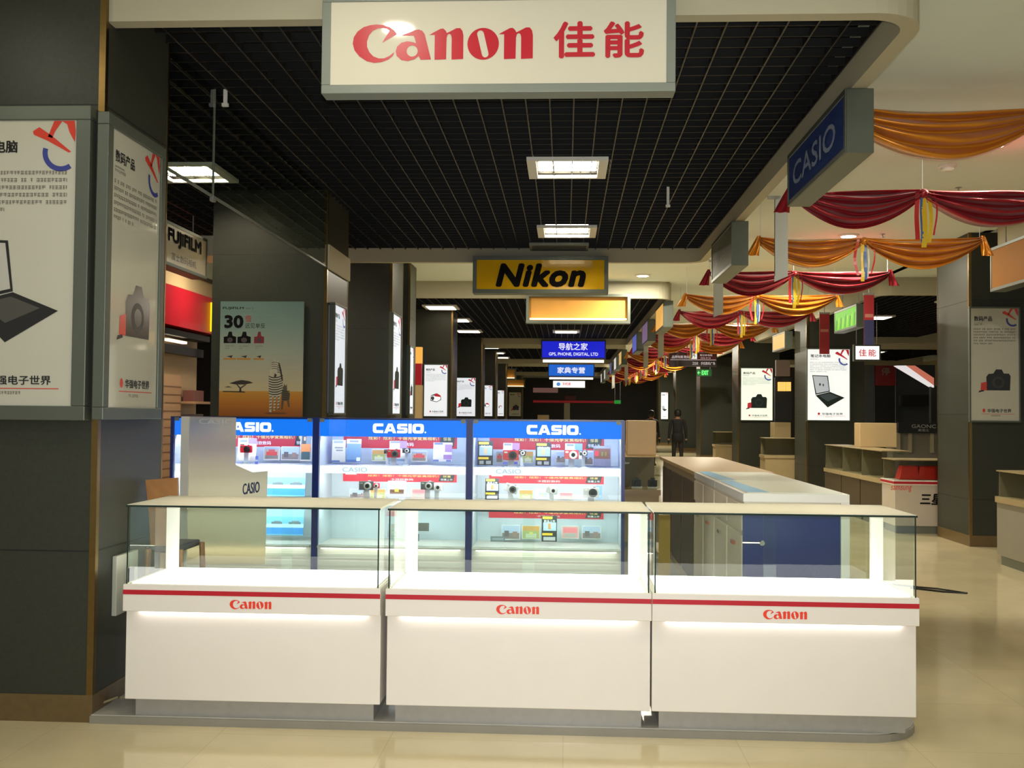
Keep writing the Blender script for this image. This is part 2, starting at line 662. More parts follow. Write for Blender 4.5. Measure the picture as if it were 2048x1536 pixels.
def compact(mb, fr, cx, cy, s, d, white, red, dark):
    mb.fpoly(fr, [(cx-.5*s, cy-.3*s), (cx+.1*s, cy-.42*s), (cx+.52*s, cy-.2*s), (cx+.5*s, cy+.12*s), (cx+.1*s, cy+.42*s), (cx-.45*s, cy+.22*s)], d, dark)
    mb.fpoly(fr, [(cx-.44*s, cy-.24*s), (cx+.1*s, cy-.36*s), (cx+.46*s, cy-.16*s), (cx+.44*s, cy+.1*s), (cx+.1*s, cy+.2*s), (cx-.4*s, cy+.18*s)], d+.0006, white)
    mb.fpoly(fr, [(cx-.1*s, cy+.12*s), (cx+.48*s, cy+.06*s), (cx+.46*s, cy+.22*s), (cx+.1*s, cy+.42*s), (cx-.1*s, cy+.36*s)], d+.001, red)
    mb.fell(fr, cx-.28*s, cy-.06*s, .15*s, .2*s, d+.001, dark, 14)


HEADS = {'dslr': '数码产品', 'laptop': '笔记本电脑', 'compact': '数码产品', 'none': '数码产品'}


def poster_box(label, p00, p11, fr_dir, lit, art, frame=.05, depth=.06, normal_off=0.0, seed=3, bright=.9, name='poster_lightbox', head=None,
               frame_mat=None, tint=(246, 248, 244), detail=True):
    """framed advertising lightbox; p00 lower-left and p11 upper-right corner of the visible sheet"""
    p00, p11 = Vector(p00), Vector(p11)
    fr = Fr(p00, fr_dir)
    wd = (p11-p00).dot(fr.x)
    ht = (p11-p00).dot(fr.y)
    base = fr.p(wd/2, -frame, 0)
    t = thing(name, label, 'poster', base, 'illuminated posters on the pillars')
    FM = frame_mat or FRAME
    mb = MB()
    fw = frame
    for (a0, b0, a1, b1) in ((-fw, -fw, wd+fw, 0), (-fw, ht, wd+fw, ht+fw), (-fw, 0, 0, ht), (wd, 0, wd+fw, ht)):
        mb.fbox(fr, a0, b0, a1, b1, -depth, .012, FM)
    mb.build('frame', t, bevel=.004)
    mb = MB()
    if lit:
        pg = glow('lit_poster', tint, bright)
        blk = glow('lit_black', (38, 48, 40), .4)
        red = glow('lit_red', (200, 50, 60), .6)
        blu = glow('lit_blue', (70, 90, 170), .6)
        txt = glow('lit_grey_print', (150, 158, 156), .7)
        scr = glow('lit_screen', (190, 196, 200), .7)
        grd = glow('lit_grey', (70, 80, 80), .5)
    else:
        pg = PAPER
        blk = mat('print_black', (30, 28, 24), .2)
        red = mat('print_red', (206, 60, 44), .2)
        blu = mat('print_blue', (58, 66, 140), .2)
        txt = mat('print_grey', (112, 107, 94), .2)
        scr = mat('print_screen', (186, 184, 176), .2)
        grd = mat('print_midgrey', (74, 72, 66), .2)
    mb.fbox(fr, 0, 0, wd, ht, -depth*.9, 0, pg)
    d = .0015
    hall_logo(mb, fr, wd-.46*wd*.26, ht-.94*wd*.26, wd*.26, d, red, blu)
    hd = head or HEADS[art]
    mb.ftext(fr, hd, wd*.07, ht*.885, wd*(.07+.095*len(hd)), ht*.93, d, blk, bold=.03)
    if detail:
        para(mb, fr, wd*.07, ht*.872, wd*.46, 1, ht*.014, ht*.007, d, txt, seed)
        para(mb, fr, wd*.07, ht*.86, wd*.52, 1, ht*.016, ht*.011, d, txt, seed+1)
        para(mb, fr, wd*.06, ht*.822, wd*.93, 6, ht*.026, ht*.013, d, txt, seed+2)
    if art == 'dslr':
        dslr(mb, fr, wd*.56, ht*.35, wd*.46, d, blk, red)
    elif art == 'laptop':
        laptop(mb, fr, wd*.52, ht*.38, wd*.66, d, blk, scr, grd)
    elif art == 'compact':
        compact(mb, fr, wd*.5, ht*.36, wd*.46, d, glow('lit_white', (252, 252, 252), .95) if lit else scr, red, grd)
    mb.ftext(fr, '华强电子世界', wd*.34, ht*.072, wd*.84, ht*.105, d, blk, bold=.02)
    mb.fell(fr, wd*.27, ht*.09, wd*.03, ht*.018, d, red, 10)
    mb.fquad(fr, wd*.22, ht*.058, wd*.9, ht*.061, d, red)
    if detail:
        para(mb, fr, wd*.42, ht*.05, wd*.84, 1, ht*.02, ht*.011, d, txt, seed+5)
    mb.build('printed_sheet', t)
    return t


# ================================================================== SETTING
mb = MB()
mb.box(-12, -7, -.1, 14, 66, 0, floor_mat())
struct(mb.build('floor', origin=(0, 0, 0)), 'polished beige tile floor')

# dark void above the open-cell ceilings
mb = MB()
mb.box(-12, 4.9, 4.3, 14, 66, 4.4, PLEN)
struct(mb.build('ceiling_void'))
BLOCKS = [(-9, 1.74, 4.94, 13.08), (-9, 1.74, 17.0, 28.3), (-9, 1.74, 29.9, 39.0), (-9, 1.74, 41.2, 50.5)]
RBLOCKS = [(4.95, 13, 4.94, 12.35), (4.85, 13, 16.4, 27.2), (4.85, 13, 29.4, 38.5)]
mb = MB()
mb.box(-12, 1.5, HALL_Z, 14, 4.98, HALL_Z+.1, CEILM)                     # hall in front of the stand
mb.box(1.70, 4.98, HALL_Z, 4.99, 62, HALL_Z+.1, CEILM)                  # aisle with the swags
ys = [13.04, 17.04, 28.26, 29.94, 38.96, 41.24, 50.46, 62]
for k in range(0, 8, 2):
    mb.box(-12, ys[k], HALL_Z, 1.70, ys[k+1], HALL_Z+.1, CEILM)
for (a, b) in ((12.3, 16.44), (27.16, 29.44), (38.46, 62)):
    mb.box(4.89, a, HALL_Z, 14, b, HALL_Z+.1, CEILM)
struct(mb.build('ceiling'), 'cream plaster ceiling of the hall and aisles')


def fascia(name, x0, x1, y0, y1, side, r=.28, th=.09, label=None):
    """cream drop fascia round an open-cell ceiling; rounded corners on the aisle side"""
    def loop(off):
        P = []
        rr = r-off
        if side > 0:
            xs = x1-off
            P.append((x0, y0+off))
            for k in range(9):
                q = -math.pi/2+math.pi/2*k/8
                P.append((xs-rr+rr*math.cos(q), y0+off+rr+rr*math.sin(q)))
            for k in range(9):
                q = math.pi/2*k/8
                P.append((xs-rr+rr*math.cos(q), y1-off-rr+rr*math.sin(q)))
            P.append((x0, y1-off))
        else:
            xs = x0+off
            P.append((x1, y0+off))
            for k in range(9):
                q = -math.pi/2-math.pi/2*k/8
                P.append((xs+rr+rr*math.cos(q), y0+off+rr+rr*math.sin(q)))
            for k in range(9):
                q = math.pi-math.pi/2*k/8
                P.append((xs+rr+rr*math.cos(q), y1-off-rr+rr*math.sin(q)))
            P.append((x1, y1-off))
        return P
    A, B = loop(0), loop(th)
    n = len(A)
    mb = MB()
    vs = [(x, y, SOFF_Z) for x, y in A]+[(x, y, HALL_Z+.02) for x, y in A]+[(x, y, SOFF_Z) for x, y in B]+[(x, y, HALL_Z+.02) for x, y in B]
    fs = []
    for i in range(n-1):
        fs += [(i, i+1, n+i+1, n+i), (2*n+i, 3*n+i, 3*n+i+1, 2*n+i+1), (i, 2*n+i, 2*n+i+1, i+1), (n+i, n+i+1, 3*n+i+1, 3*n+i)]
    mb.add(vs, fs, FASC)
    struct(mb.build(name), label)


def grid(name, x0, x1, y0, y1, cell, label=None, h=.05, t=.009):
    mb = MB()
    n = int((x1-x0)/cell)
    for k in range(n+1):
        x = x1-k*cell
        mb.box(x-t/2, y0, GRID_Z, x+t/2, y1, GRID_Z+h, BLACKR)
    n = int((y1-y0)/cell)
    for k in range(n+1):
        y = y0+k*cell
        mb.box(x0, y-t/2, GRID_Z+.002, x1, y+t/2, GRID_Z+h, BLACKM)
    struct(mb.build(name), label)


k = 1
for (x0, x1, y0, y1) in BLOCKS:
    fascia('trim_%d' % k, x0, x1, y0, y1, 1, label='cream drop fascia around the black ceiling')
    k += 1
for (x0, x1, y0, y1) in RBLOCKS:
    fascia('trim_%d' % k, x0, x1, y0, y1, -1, label='cream drop fascia around the black ceiling')
    k += 1
grid('ceiling_grid', -6.5, 1.64, 5.04, 13.0, .16, 'black open-cell grid ceiling over the stand')
grid('ceiling_grid', -7, 1.64, 17.1, 28.2, .16, 'black open-cell grid ceiling')
grid('ceiling_grid', -6, 1.64, 30.0, 38.9, .32, 'black open-cell grid ceiling')
grid('ceiling_grid', -6, 1.64, 41.3, 50.4, .32, 'black open-cell grid ceiling')
grid('ceiling_grid', 4.97, 9, 16.5, 27.1, .16, 'black open-cell grid ceiling')
grid('ceiling_grid', 4.97, 12, 29.5, 38.4, .32, 'black open-cell grid ceiling')

# end and side walls of the hall
WDARK = mat('dark_wall', (40, 38, 36), rough=.5)
mb = MB()
mb.box(-12, 62, 0, 14, 62.2, 4.3, WDARK)
struct(mb.build('wall_end'), 'dark far end wall of the hall')
mb = MB()
mb.box(-12.2, -7, 0, -12, 66, 4.4, mat('side_wall', (150, 140, 115), rough=.7))
struct(mb.build('wall_left'))
mb = MB()
mb.box(14, -7, 0, 14.2, 66, 4.4, mat('side_wall', (150, 140, 115), rough=.7))
struct(mb.build('wall_right'))


# ------------------------------------------------------------------ pillars
def pillar(x0, x1, y0, y1, edge, label, top=HALL_Z+.55, joints=(0.0,), flutes=0, pan=(.55, 1.55, 2.9)):
    """polished stone pillar with skirting and brass corner trim; edge is the x of the trimmed corner"""
    mb = MB()
    mb.box(x0, y0, .13, x1, y1, top, STONE)
    o = mb.build('pillar', origin=((x0+x1)/2, (y0+y1)/2, 0))
    struct(o, label)
    mb = MB()
    mb.box(x0-.006, y0-.006, 0, x1+.006, y1+.006, .13, SKIRT)
    mb.build('skirting', o)
    sgn = 1 if edge == x1 else -1
    mb = MB()
    mb.box(edge-sgn*.026, y0-.006, .13, edge+sgn*.006, y0+.026, top, BRASS)
    mb.box(edge-sgn*.012, y1-.012, .13, edge+sgn*.003, y1+.003, top, BRASS)
    mb.build('corner_trim', o)
    mb = MB()
    for z in pan:
        mb.box(x0-.001, y0-.0015, z-.003, x1+.001, y0, z+.003, JOINT)
        xx = edge+sgn*.0015
        mb.box(min(edge, xx), y0, z-.003, max(edge, xx), y1, z+.003, JOINT)
    mb.build('panel_joints', o)
    return o


PX = -2.27
pillar(-3.40, PX, 4.92, 5.73, PX, 'dark stone pillar at the near end of the white counters', top=4.3, pan=(.82, 1.50, 3.0))
p2 = pillar(-3.37, PX, 9.67, 10.62, PX, 'dark stone pillar carrying the savanna poster', pan=(.55, 3.0))
pillar(-3.37, PX, 13.35, 14.25, PX, 'dark blue-grey pillar behind the savanna poster pillar', pan=(1.0, 1.9, 2.6))
pillar(-3.2, PX, 14.9, 15.5, PX, 'dark pillar')
for y in (20.6, 28.0, 33.6, 39.5, 54.5):
    pillar(-3.37, PX, y, y+.9, PX, 'dark stone pillar further along the hall')
RX = 4.75
for i, y in enumerate((12.45, 20.7, 28.8, 36.9, 45.0, 53.2)):
    pillar(RX, RX+(1.65 if i == 0 else 1.12), y, y+1.05, RX, 'dark stone pillar along the far side of the aisle')
# thin cream slab on the second pillar's upper flank
mb = MB()
mb.box(PX+.002, 9.68, 2.87, PX+.02, 10.64, 3.10, CREAM)
struct(mb.build('trim_8'), 'thin cream slab on the upper pillar flank')

# glass smoke curtain between the first two pillars
t = thing('smoke_curtain', 'clear glass smoke curtain hanging between the two dark stone pillars', 'smoke barrier', (PX, 7.7, 2.88))
mb = MB()
mb.box(PX-.008, 5.74, 2.89, PX, 9.66, GRID_Z, glass_mat('smoke_glass', (.82, .86, .80)))
mb.build('glass_pane', t)
mb = MB()
mb.box(PX-.011, 5.74, 2.875, PX+.003, 9.66, 2.89, GREYP)
mb.build('bottom_rail', t)
mb = MB()
mb.box(PX-.010, 6.50, 2.86, PX+.002, 6.512, GRID_Z, GREYP)
mb.box(PX-.016, 6.48, 2.85, PX+.008, 6.53, 2.885, STEEL)
mb.build('joint_clip', t)

# platform under the stand
mb = MB()
P = [(PX, 4.9)]
for k in range(9):
    q = -math.pi/2+math.pi/2*k/8
    P.append((1.70-.30+.30*math.cos(q), 4.9+.30+.30*math.sin(q)))
P += [(1.70, 12.4), (PX, 12.4)]
mb.prism(P, 0.0, .035, mat('platform_edge', (140, 136, 124), rough=.35, noise=.1))
P2 = [(x, y+.012) for x, y in P]
mb.prism([(x*.999, y) for x, y in P2], .035, .04, mat('platform_tile', (184, 180, 168), rough=.2, noise=.1))
struct(mb.build('floor_platform', origin=(0, 8, 0)), 'low grey platform under the stand')


# ------------------------------------------------------------------ lamps
def square_lamp(p, w_, label, group, strength=40, col=(255, 240, 205)):
    t = thing('ceiling_light', label, 'ceiling light', (p[0], p[1], GRID_Z-.04), group)
    x, y = p[0], p[1]
    h = w_/2
    z = GRID_Z
    e = .075
    mb = MB()
    for (a, b, c, d) in ((-h, -h, h, -h+e*.5), (-h, h-e*.5, h, h), (-h, -h+e*.5, -h+e, h-e*.5), (h-e, -h+e*.5, h, h-e*.5)):
        mb.box(x+a, y+b, z-.03, x+c, y+d, z, WHITE2)
    mb.build('frame', t)
    mb = MB()
    mb.box(x-h+e*.8, y-h+e*.4, z+.05, x+h-e*.8, y+h-e*.4, z+.055, WHITE2)
    mb.build('reflector', t)
    for k in (-1, 0, 1):
        mb = MB()
        mb.tube([(x-h+e+.02, y+k*.17, z+.02), (x+h-e-.02, y+k*.17, z+.02)], .02, glow('lamp_tube', col, strength*2.2))
        mb.build('tube', t)
    mb = MB()
    for k in (-1, 1):
        mb.box(x+k*w_*.17-.003, y-h+e*.5, z-.02, x+k*w_*.17+.003, y+h-e*.5, z+.045, CHROME)
    mb.box(x-h+e, y-.003-.085, z-.02, x+h-e, y+.003-.085, z+.045, CHROME)
    mb.box(x-h+e, y-.003+.085, z-.02, x+h-e, y+.003+.085, z+.045, CHROME)
    mb.build('louvre', t)
    return t


LG = 'square lamps in the black grid ceilings'
lamps = [((0, 8.62), 'square louvre lamp in the black grid, nearer of the two behind the white sign'),
         ((0, 11.62), 'square louvre lamp in the black grid just before the yellow hanging sign'),
         ((0, 5.75), 'square louvre lamp in the black grid unseen behind the white hanging sign'),  # unseen lamp, assumed from the row and kept for its light
         ((-3.27, 8.75), 'square louvre lamp seen through the smoke curtain beside the near pillar'),
         ((-3.28, 11.62), 'square louvre lamp above the savanna poster pillar')]
for (p, lb) in lamps:
    square_lamp(p, .66, lb, LG)
rows = [('center', 0.0, [19.4, 22.7, 25.6]), ('flank', -2.42, [17.4, 19.9, 22.6, 25.6])]
for nm, x, yy in rows:
    for i, y in enumerate(yy):
        lb = ('square lamp in the second black ceiling, %s of the row %s' % (
            ['first', 'second', 'third', 'fourth'][i], 'over the middle' if nm == 'center' else 'over the posters'))
        t = thing('ceiling_light', lb, 'ceiling light', (x, y, GRID_Z-.03), LG)
        mb = MB()
        mb.box(x-.33, y-.33, GRID_Z-.03, x+.33, y+.33, GRID_Z, WHITE2)
        mb.build('frame', t)
        mb = MB()
        mb.box(x-.26, y-.30, GRID_Z-.036, x+.26, y+.30, GRID_Z-.03, glow('lamp_panel', (255, 238, 205), 7))
        mb.build('diffuser', t)
far = [(-2.4, 31.8), (-2.4, 34.6), (-2.4, 37.4), (6.9, 18.4), (6.3, 21.6), (9.4, 24.4), (8.3, 19.9), (5.6, 24.0), (9.0, 31.5), (9.6, 33)]
far_l = ['first lamp of the row in the third black ceiling', 'second lamp of the row in the third black ceiling', 'third lamp of the row in the third black ceiling',
         'square lamp in the black ceiling beyond the aisle, nearest the wide pillar', 'square lamp in the black ceiling beyond the aisle, above the white lit sign',
         'small glimpse of a square lamp beside the wide pillar', 'square lamp in the black ceiling beyond the aisle, deeper inside the shop',
         'square lamp in the black ceiling beside the green sign', 'far lamp above the red escalator panel', 'far lamp deepest inside the shop beyond the aisle']
for (x, y), lb in zip(far, far_l):
    t = thing('ceiling_light', lb, 'ceiling light', (x, y, GRID_Z-.03), LG)
    mb = MB()
    mb.box(x-.36, y-.33, GRID_Z-.03, x+.36, y+.33, GRID_Z, WHITE2)
    mb.build('frame', t)
    mb = MB()
    mb.box(x-.30, y-.28, GRID_Z-.036, x+.30, y+.28, GRID_Z-.03, glow('lamp_panel', (255, 238, 205), 7))
    mb.build('diffuser', t)
# downlights (trim rings and bright discs) in the cream ceilings
names = ['nearest', 'second', 'third', 'fourth', 'fifth', 'sixth', 'seventh', 'eighth']
DL = [((x, y), '%s round downlight along the swag-hung aisle ceiling' % names[i]) for i, (x, y) in enumerate(CORRIDOR)]
DL += [((x, y), ['round downlight in the cream cross-aisle ceiling beside the yellow sign', 'round downlight in the cream cross-aisle ceiling near the dark pillars'][i]) for i, (x, y) in enumerate(AISLE)]
DL += [((x, y), 'round downlight in the cream hall ceiling in front of the stand') for (x, y) in DOWNLIGHTS]
for (x, y), lb in DL:
    t = thing('downlight', lb, 'ceiling light', (x, y, HALL_Z-.02), 'round downlights in the cream ceilings')
    mb = MB()
    mb.lathe((x, y, HALL_Z-.02), [(.115, 0), (.125, .008), (.125, .02), (.09, .02), (.09, 0)], WHITE2)
    mb.build('trim_ring', t, smooth=True)
    mb = MB()
    mb.lathe((x, y, HALL_Z-.024), [(.088, 0), (.09, .003)], glow('downlight_lamp', (255, 244, 220), 12))
    mb.build('lamp_disc', t)


# ------------------------------------------------------------------ the three white counters
def front_counter(x0, x1, label, posts, lock=None, txt_c=.5):
    yf, yb = 4.85, 5.40
    t = thing('display_counter', label, 'display counter', ((x0+x1)/2, 5.12, .04), 'white glass counters along the front')
    mb = MB()
    mb.box(x0+.04, 4.93, .04, x1-.04, yb-.03, .125, mat('plinth_steel', (164, 162, 156), rough=.42, metal=.25, noise=.1, scale=25))
    mb.build('plinth', t)
    mb = MB()
    mb.box(x0+.003, 4.887, .125, x1-.003, yb-.02, .55, WHITE)
    mb.build('body', t, bevel=.003)
    mb = MB()
    mb.box(x0, yf, .549, x1, yb, .677, WHITE)
    mb.build('ledge', t, bevel=.003)
    mb = MB()
    mb.box(x0+.001, yf-.002, .629, x1-.001, yf, .651, REDM)
    tag(mb.build('stripe', t), 'red stripe')
    mb = MB()
    fr = Fr((0, yf-.0015, 0), (1, 0, 0))
    c = x0+(x1-x0)*txt_c
    mb.fgeo(fr, CANON, c-.1, .568, c+.1, .612, 0, REDTXT)
    tag(mb.build('lettering', t), 'orange-red maker name')
    mb = MB()
    mb.box(x0+.07, yf+.020, .5462, x1-.07, yf+.036, .549, glow('ledge_strip', (255, 246, 240), 9))
    mb.build('light_strip', t)
    mb = MB()
    mb.box(x0+.03, yf+.035, .677, x1-.03, yb-.03, .681, glow('deck_lightbox', (255, 250, 245), 4.2))
    tag(mb.build('display_deck', t), 'glowing white display deck')
    # glass box
    g = .008
    mb = MB()
    mb.box(x0+.012, yf+.012, .677, x1-.012, yf+.012+g, 1.043, GLASS)
    mb.build('front_glass', t)
    for xx in (x0+.012, x1-.012-g):
        mb = MB()
        mb.box(xx, yf+.022, .677, xx+g, yb-.03, 1.043, GLASS)
        mb.build('side_glass', t)
    for (a, b, yy) in ((x0+.03, x0+(x1-x0)*.55, yb-.045), (x0+(x1-x0)*.5, x1-.03, yb-.03)):
        mb = MB()
        mb.box(a, yy, .681, b, yy+.006, 1.04, GLASS)
        mb.build('sliding_door', t)
    mb = MB()
    for xx in (x0+.011, x1-.011-.006):
        mb.box(xx, yf+.0105, .677, xx+.006, yf+.0125, 1.043, GEDGE)
    mb.box(x0+.006, yf+.003, 1.0435, x1-.006, yf+.011, 1.052, GEDGE)
    mb.build('glass_edges', t)
    mb = MB()
    mb.box(x0+.008, yf+.011, 1.0435, x1-.008, yb, 1.054, TOPM)
    mb.build('top_panel', t)
    for s in posts:
        mb = MB()
        xa = x0+.02 if s < 0 else x1-.08
        mb.box(xa, yb-.075, .681, xa+.06, yb-.048, 1.043, WHITE2)
        mb.build('corner_post', t)
    if lock:
        mb = MB()
        p = at(1485, 1085, yb-.06)
        q = at(1528, 1086, yb-.06)
        mb.tube([(p.x, yb-.056, p.z), (q.x, yb-.056, q.z)], .004, CHROME)
        mb.lathe((q.x-.01, yb-.075, q.z), [(.012, 0), (.014, .01), (.012, .022)], CHROME, 14, 'y')
        mb.build('door_lock', t)
    return t


front_counter(-2.097, -.862, 'white glass-topped counter with glowing deck, beside the dark pillar', (-1,))
front_counter(-.838, .4055, 'white glass-topped counter with glowing deck, middle of the front row', (-1, 1), txt_c=.5)
front_counter(.4075, 1.623, 'white glass-topped counter with glowing deck, end unit beside the open aisle', (1,), lock=True, txt_c=.5)


# ------------------------------------------------------------------ tall blue display cabinets
CY0, CY1 = 7.80, 8.25


def casio_cabinet(x0, x1, label, first=False):
    t = thing('display_cabinet', label, 'display cabinet', ((x0+x1)/2, 8.02, .04), 'tall blue display cabinets')
    wi = mat('cabinet_interior', (214, 224, 230), rough=.4, noise=.02)
    mb = MB()
    mb.box(x0+.02, CY0, .04, x1-.02, CY1, .50, WHITE)
    for k in range(5):
        z = .40-k*.055
        mb.box(x0+.03, CY0-.004, z, x1-.03, CY0, z+.035, WHITE2)
    mb.build('base', t)
    mb = MB()
    mb.box(x0+.03, CY0-.045, .482, x1-.03, CY0, .496, WHITE2)  # added overhang that carries the fill strip below
    mb.build('base_ledge', t)
    mb = MB()
    mb.box(x0+.06, CY0-.042, .476, x1-.06, CY0-.026, .482, glow('base_fill_strip', (250, 248, 238), 7))  # light strip added to brighten the cabinet base
    mb.build('light_strip', t)
    for xx in (x0, x1-.024):
        mb = MB()
        mb.box(xx, CY0-.012, .04, xx+.024, CY1, 1.463, NAVY)
        xl = xx+.024 if xx == x0 else xx-.004
        mb.box(xl, CY0+.01, .50, xl+.004, CY1-.02, 1.45, wi)  # white lining added so the interior reads brighter
        mb.build('side_panel', t)
    mb = MB()
    mb.box(x0+.024, CY1-.02, .50, x1-.024, CY1, 1.45, wi)
    mb.build('back_panel', t)
    mb = MB()
    mb.box(x0+.024, CY0, 1.45, x1-.024, CY1, 1.463, NAVY)
    mb.build('top_panel', t)
    mb = MB()
    hb = glow('blue_header', (20, 118, 246), .95)
    mb.box(x0+.026, CY0+.01, 1.322, x1-.026, CY0+.05, 1.45, hb)
    h = mb.build('header', t)
    tag(h, 'lit sky-blue header band')
    mb = MB()
    fr = Fr((0, CY0+.009, 0), (1, 0, 0))
    c = x0+(x1-x0)*(.54 if not first else .52)
    mb.fgeo(fr, BLOCKS_GEO, c-.2, 1.350, c+.19, 1.423, 0, glow('white_letters', (255, 255, 255), 1.05))
    mb.ftext(fr, '.', c+.195, 1.352, c+.208, 1.365, 0, glow('white_letters', (255, 255, 255), 1.05), bold=.03)
    tag(mb.build('lettering', h), 'white block lettering')
    for (z0, z1) in ((1.040, 1.098), (.800, .833)):
        mb = MB()
        mb.box(x0+.026, CY0+.045, z1-.008, x1-.026, CY1-.02, z1, WHITE2)
        sh = mb.build('shelf', t)
        mb = MB()
        mb.box(x0+.026, CY0+.03, z0, x1-.026, CY0+.045, z1, glow('lit_shelf_edge', (252, 250, 255), 1.0))
        lip = mb.build('lit_edge', sh)
        if z0 > 1 and not first:
            mb = MB()
            mb.ftext(Fr((0, CY0+.029, 0), (1, 0, 0)), 'CASIO', x0+.2, 1.052, x0+.39, 1.087, 0, glow('pale_blue_print', (150, 190, 214), .9), bold=.0)
            mb.build('lettering', t)
    for z in (1.342, 1.050, .808):
        mb = MB()
        mb.box(x0+.05, CY0+.056, z, x1-.05, CY0+.076, z+.012, glow('cabinet_strip', (238, 244, 255), 48 if z > 1.2 else 36))
        mb.build('light_strip', t)
    # red promotion banners on the back board
    for (z0, z1) in ((1.222, 1.332), (.955, 1.02), (.68, .74)):
        if first and z0 < 1:
            continue
        if z0 < .7 and x0 < -1:
            continue
        mb = MB()
        fr = Fr((x0+.12, CY1-.022, z0), (1, 0, 0))
        wd = (x1-x0)-.26
        hh = z1-z0
        rd = mat('banner_red', (206, 44, 60), .4)
        yl = mat('banner_yellow', (250, 226, 140), .4)
        wh = mat('banner_white', (250, 250, 246), .4)
        bk = mat('banner_black', (52, 58, 52), .4)
        mb.fbox(fr, 0, 0, wd, hh, 0, .003, rd)
        mb.ftext(fr, '炫彩！炫彩！十倍光学变焦相机！', wd*.22, hh*.60, wd*.84, hh*.86, .004, yl, bold=.03)
        mb.ftext(fr, '卡西欧数码', wd*.42, hh*.15, wd*.62, hh*.42, .004, wh, bold=.02)
        mb.fpoly(fr, [(wd*.84, hh*.12), (wd*.97, hh*.12), (wd*.985, hh*.92), (wd*.86, hh*.92)], .004, bk)
        mb.ftext(fr, '惊喜', wd*.88, hh*.58, wd*.95, hh*.84, .005, yl, bold=.02)
        mb.ftext(fr, '惊爆上市', wd*.86, hh*.2, wd*.965, hh*.46, .005, wh, bold=.02)
        mb.fquad(fr, wd*.02, hh*.82, wd*.12, hh*.95, .004, wh)
        mb.build('promotion_banner', t)
    # hinged glass door with clips
    mb = MB()
    mb.box(x0+.03, CY0-.008, .497, x1-.03, CY0-.002, 1.455, GLASS)
    dr = mb.build('glass_door', t)
    mb = MB()
    for xx in (x0+.03, x1-.065):
        mb.box(xx, CY0-.014, 1.43, xx+.035, CY0-.002, 1.458, GREYP)
    mb.build('hinge_clips', dr)
    return t


CX = (-3.02, -1.895, -.722, .446)
cab1 = casio_cabinet(CX[0], CX[1], 'tall blue display cabinet partly covered by a beige reflection sheet, nearest the dark pillars', True)
casio_cabinet(CX[1], CX[2], 'tall blue display cabinet between the other two, silver cameras on its lower shelf')
casio_cabinet(CX[2], CX[3], 'tall blue display cabinet beside the cream box, yellow and black cards inside')


# ---- cards, pictures and cameras inside the cabinets
def col(rgb):
    return mat('print_%d_%d_%d' % rgb, rgb, rough=.45, noise=.04)


def card(px0, py0, px1, py1, Y, label, cat, base, blocks=(), name='leaflet', group='cards inside the blue cabinets', easel=True):
    a = at(px0, py1, Y)
    b = at(px1, py0, Y)
    t = thing(name, label, cat, ((a.x+b.x)/2, Y, a.z), group)
    wd, ht = b.x-a.x, b.z-a.z
    fr = Fr((a.x, Y, a.z), (1, 0, 0), (0, .12, 1))
    mb = MB()
    mb.fbox(fr, 0, 0, wd, ht, -.004, 0, col(base))
    for i, (u0, v0, u1, v1, c) in enumerate(blocks):
        if isinstance(c, str):
            txt, rgb = c.split('|')
            mb.ftext(fr, txt, u0*wd, v0*ht, u1*wd, v1*ht, .0012+.0002*i, col(tuple(int(q) for q in rgb.split(','))), bold=.02)
        else:
            mb.fquad(fr, u0*wd, v0*ht, u1*wd, v1*ht, .0006+.0002*i, col(c))
    mb.build('card', t)
    if easel:
        mb = MB()
        q = ht*.6
        mb.add([fr.p(wd*.4, q, -.005), fr.p(wd*.6, q, -.005), Vector((a.x+wd*.6, Y+.10, a.z)), Vector((a.x+wd*.4, Y+.10, a.z))], [(0, 1, 2, 3), (3, 2, 1, 0)], col((190, 190, 186)))
        mb.build('easel_leg', t)
    return t


YB = 8.12      # back of the shelf
YF = 7.95
blackcard = [(.06, .86, .72, .96, (226, 190, 60)), (.1, .40, .95, .80, (150, 170, 186)), (.2, .74, .85, .82, '新品上市|240,240,240'), (.42, .46, .6, .7, (196, 160, 110)),
             (.04, .24, .72, .33, (220, 180, 50)), (.12, .04, .4, .18, (150, 150, 150)), (.55, .04, .88, .18, (150, 150, 150))]
brightcard = [(.06, .87, .70, .97, (250, 214, 60)), (.1, .42, .95, .74, (190, 214, 236)), (.15, .74, .88, .84, '新品上市|250,250,250'), (.42, .48, .6, .7, (206, 150, 90)),
              (.04, .24, .72, .33, (246, 206, 50)), (.12, .04, .9, .18, (210, 210, 214))]
car = [(.03, .05, .97, .95, (168, 158, 140)), (.1, .1, .9, .35, (116, 110, 100)), (.15, .35, .85, .62, (196, 64, 62)), (.3, .6, .7, .78, (186, 80, 76)), (.06, .8, .94, .94, (150, 166, 186))]
park = [(.03, .05, .97, .95, (156, 160, 96)), (.03, .6, .97, .95, (190, 140, 70)), (.2, .1, .8, .4, (190, 196, 170)), (.4, .3, .6, .5, (214, 200, 110))]
city = [(.03, .05, .97, .95, (170, 186, 206)), (.03, .05, .97, .45, (120, 110, 106)), (.15, .2, .4, .6, (90, 84, 84)), (.6, .2, .85, .55, (140, 110, 100))]
pink = [(.03, .05, .97, .95, (206, 160, 150)), (.1, .45, .9, .85, (222, 120, 126)), (.2, .1, .8, .4, (170, 170, 160))]
shore = [(0, 0, 1, 1, (120, 190, 230)), (0, .72, 1, 1, (150, 204, 238)), (0, .05, 1, .30, (70, 150, 220)), (0, .3, 1, .45, (196, 236, 248))]
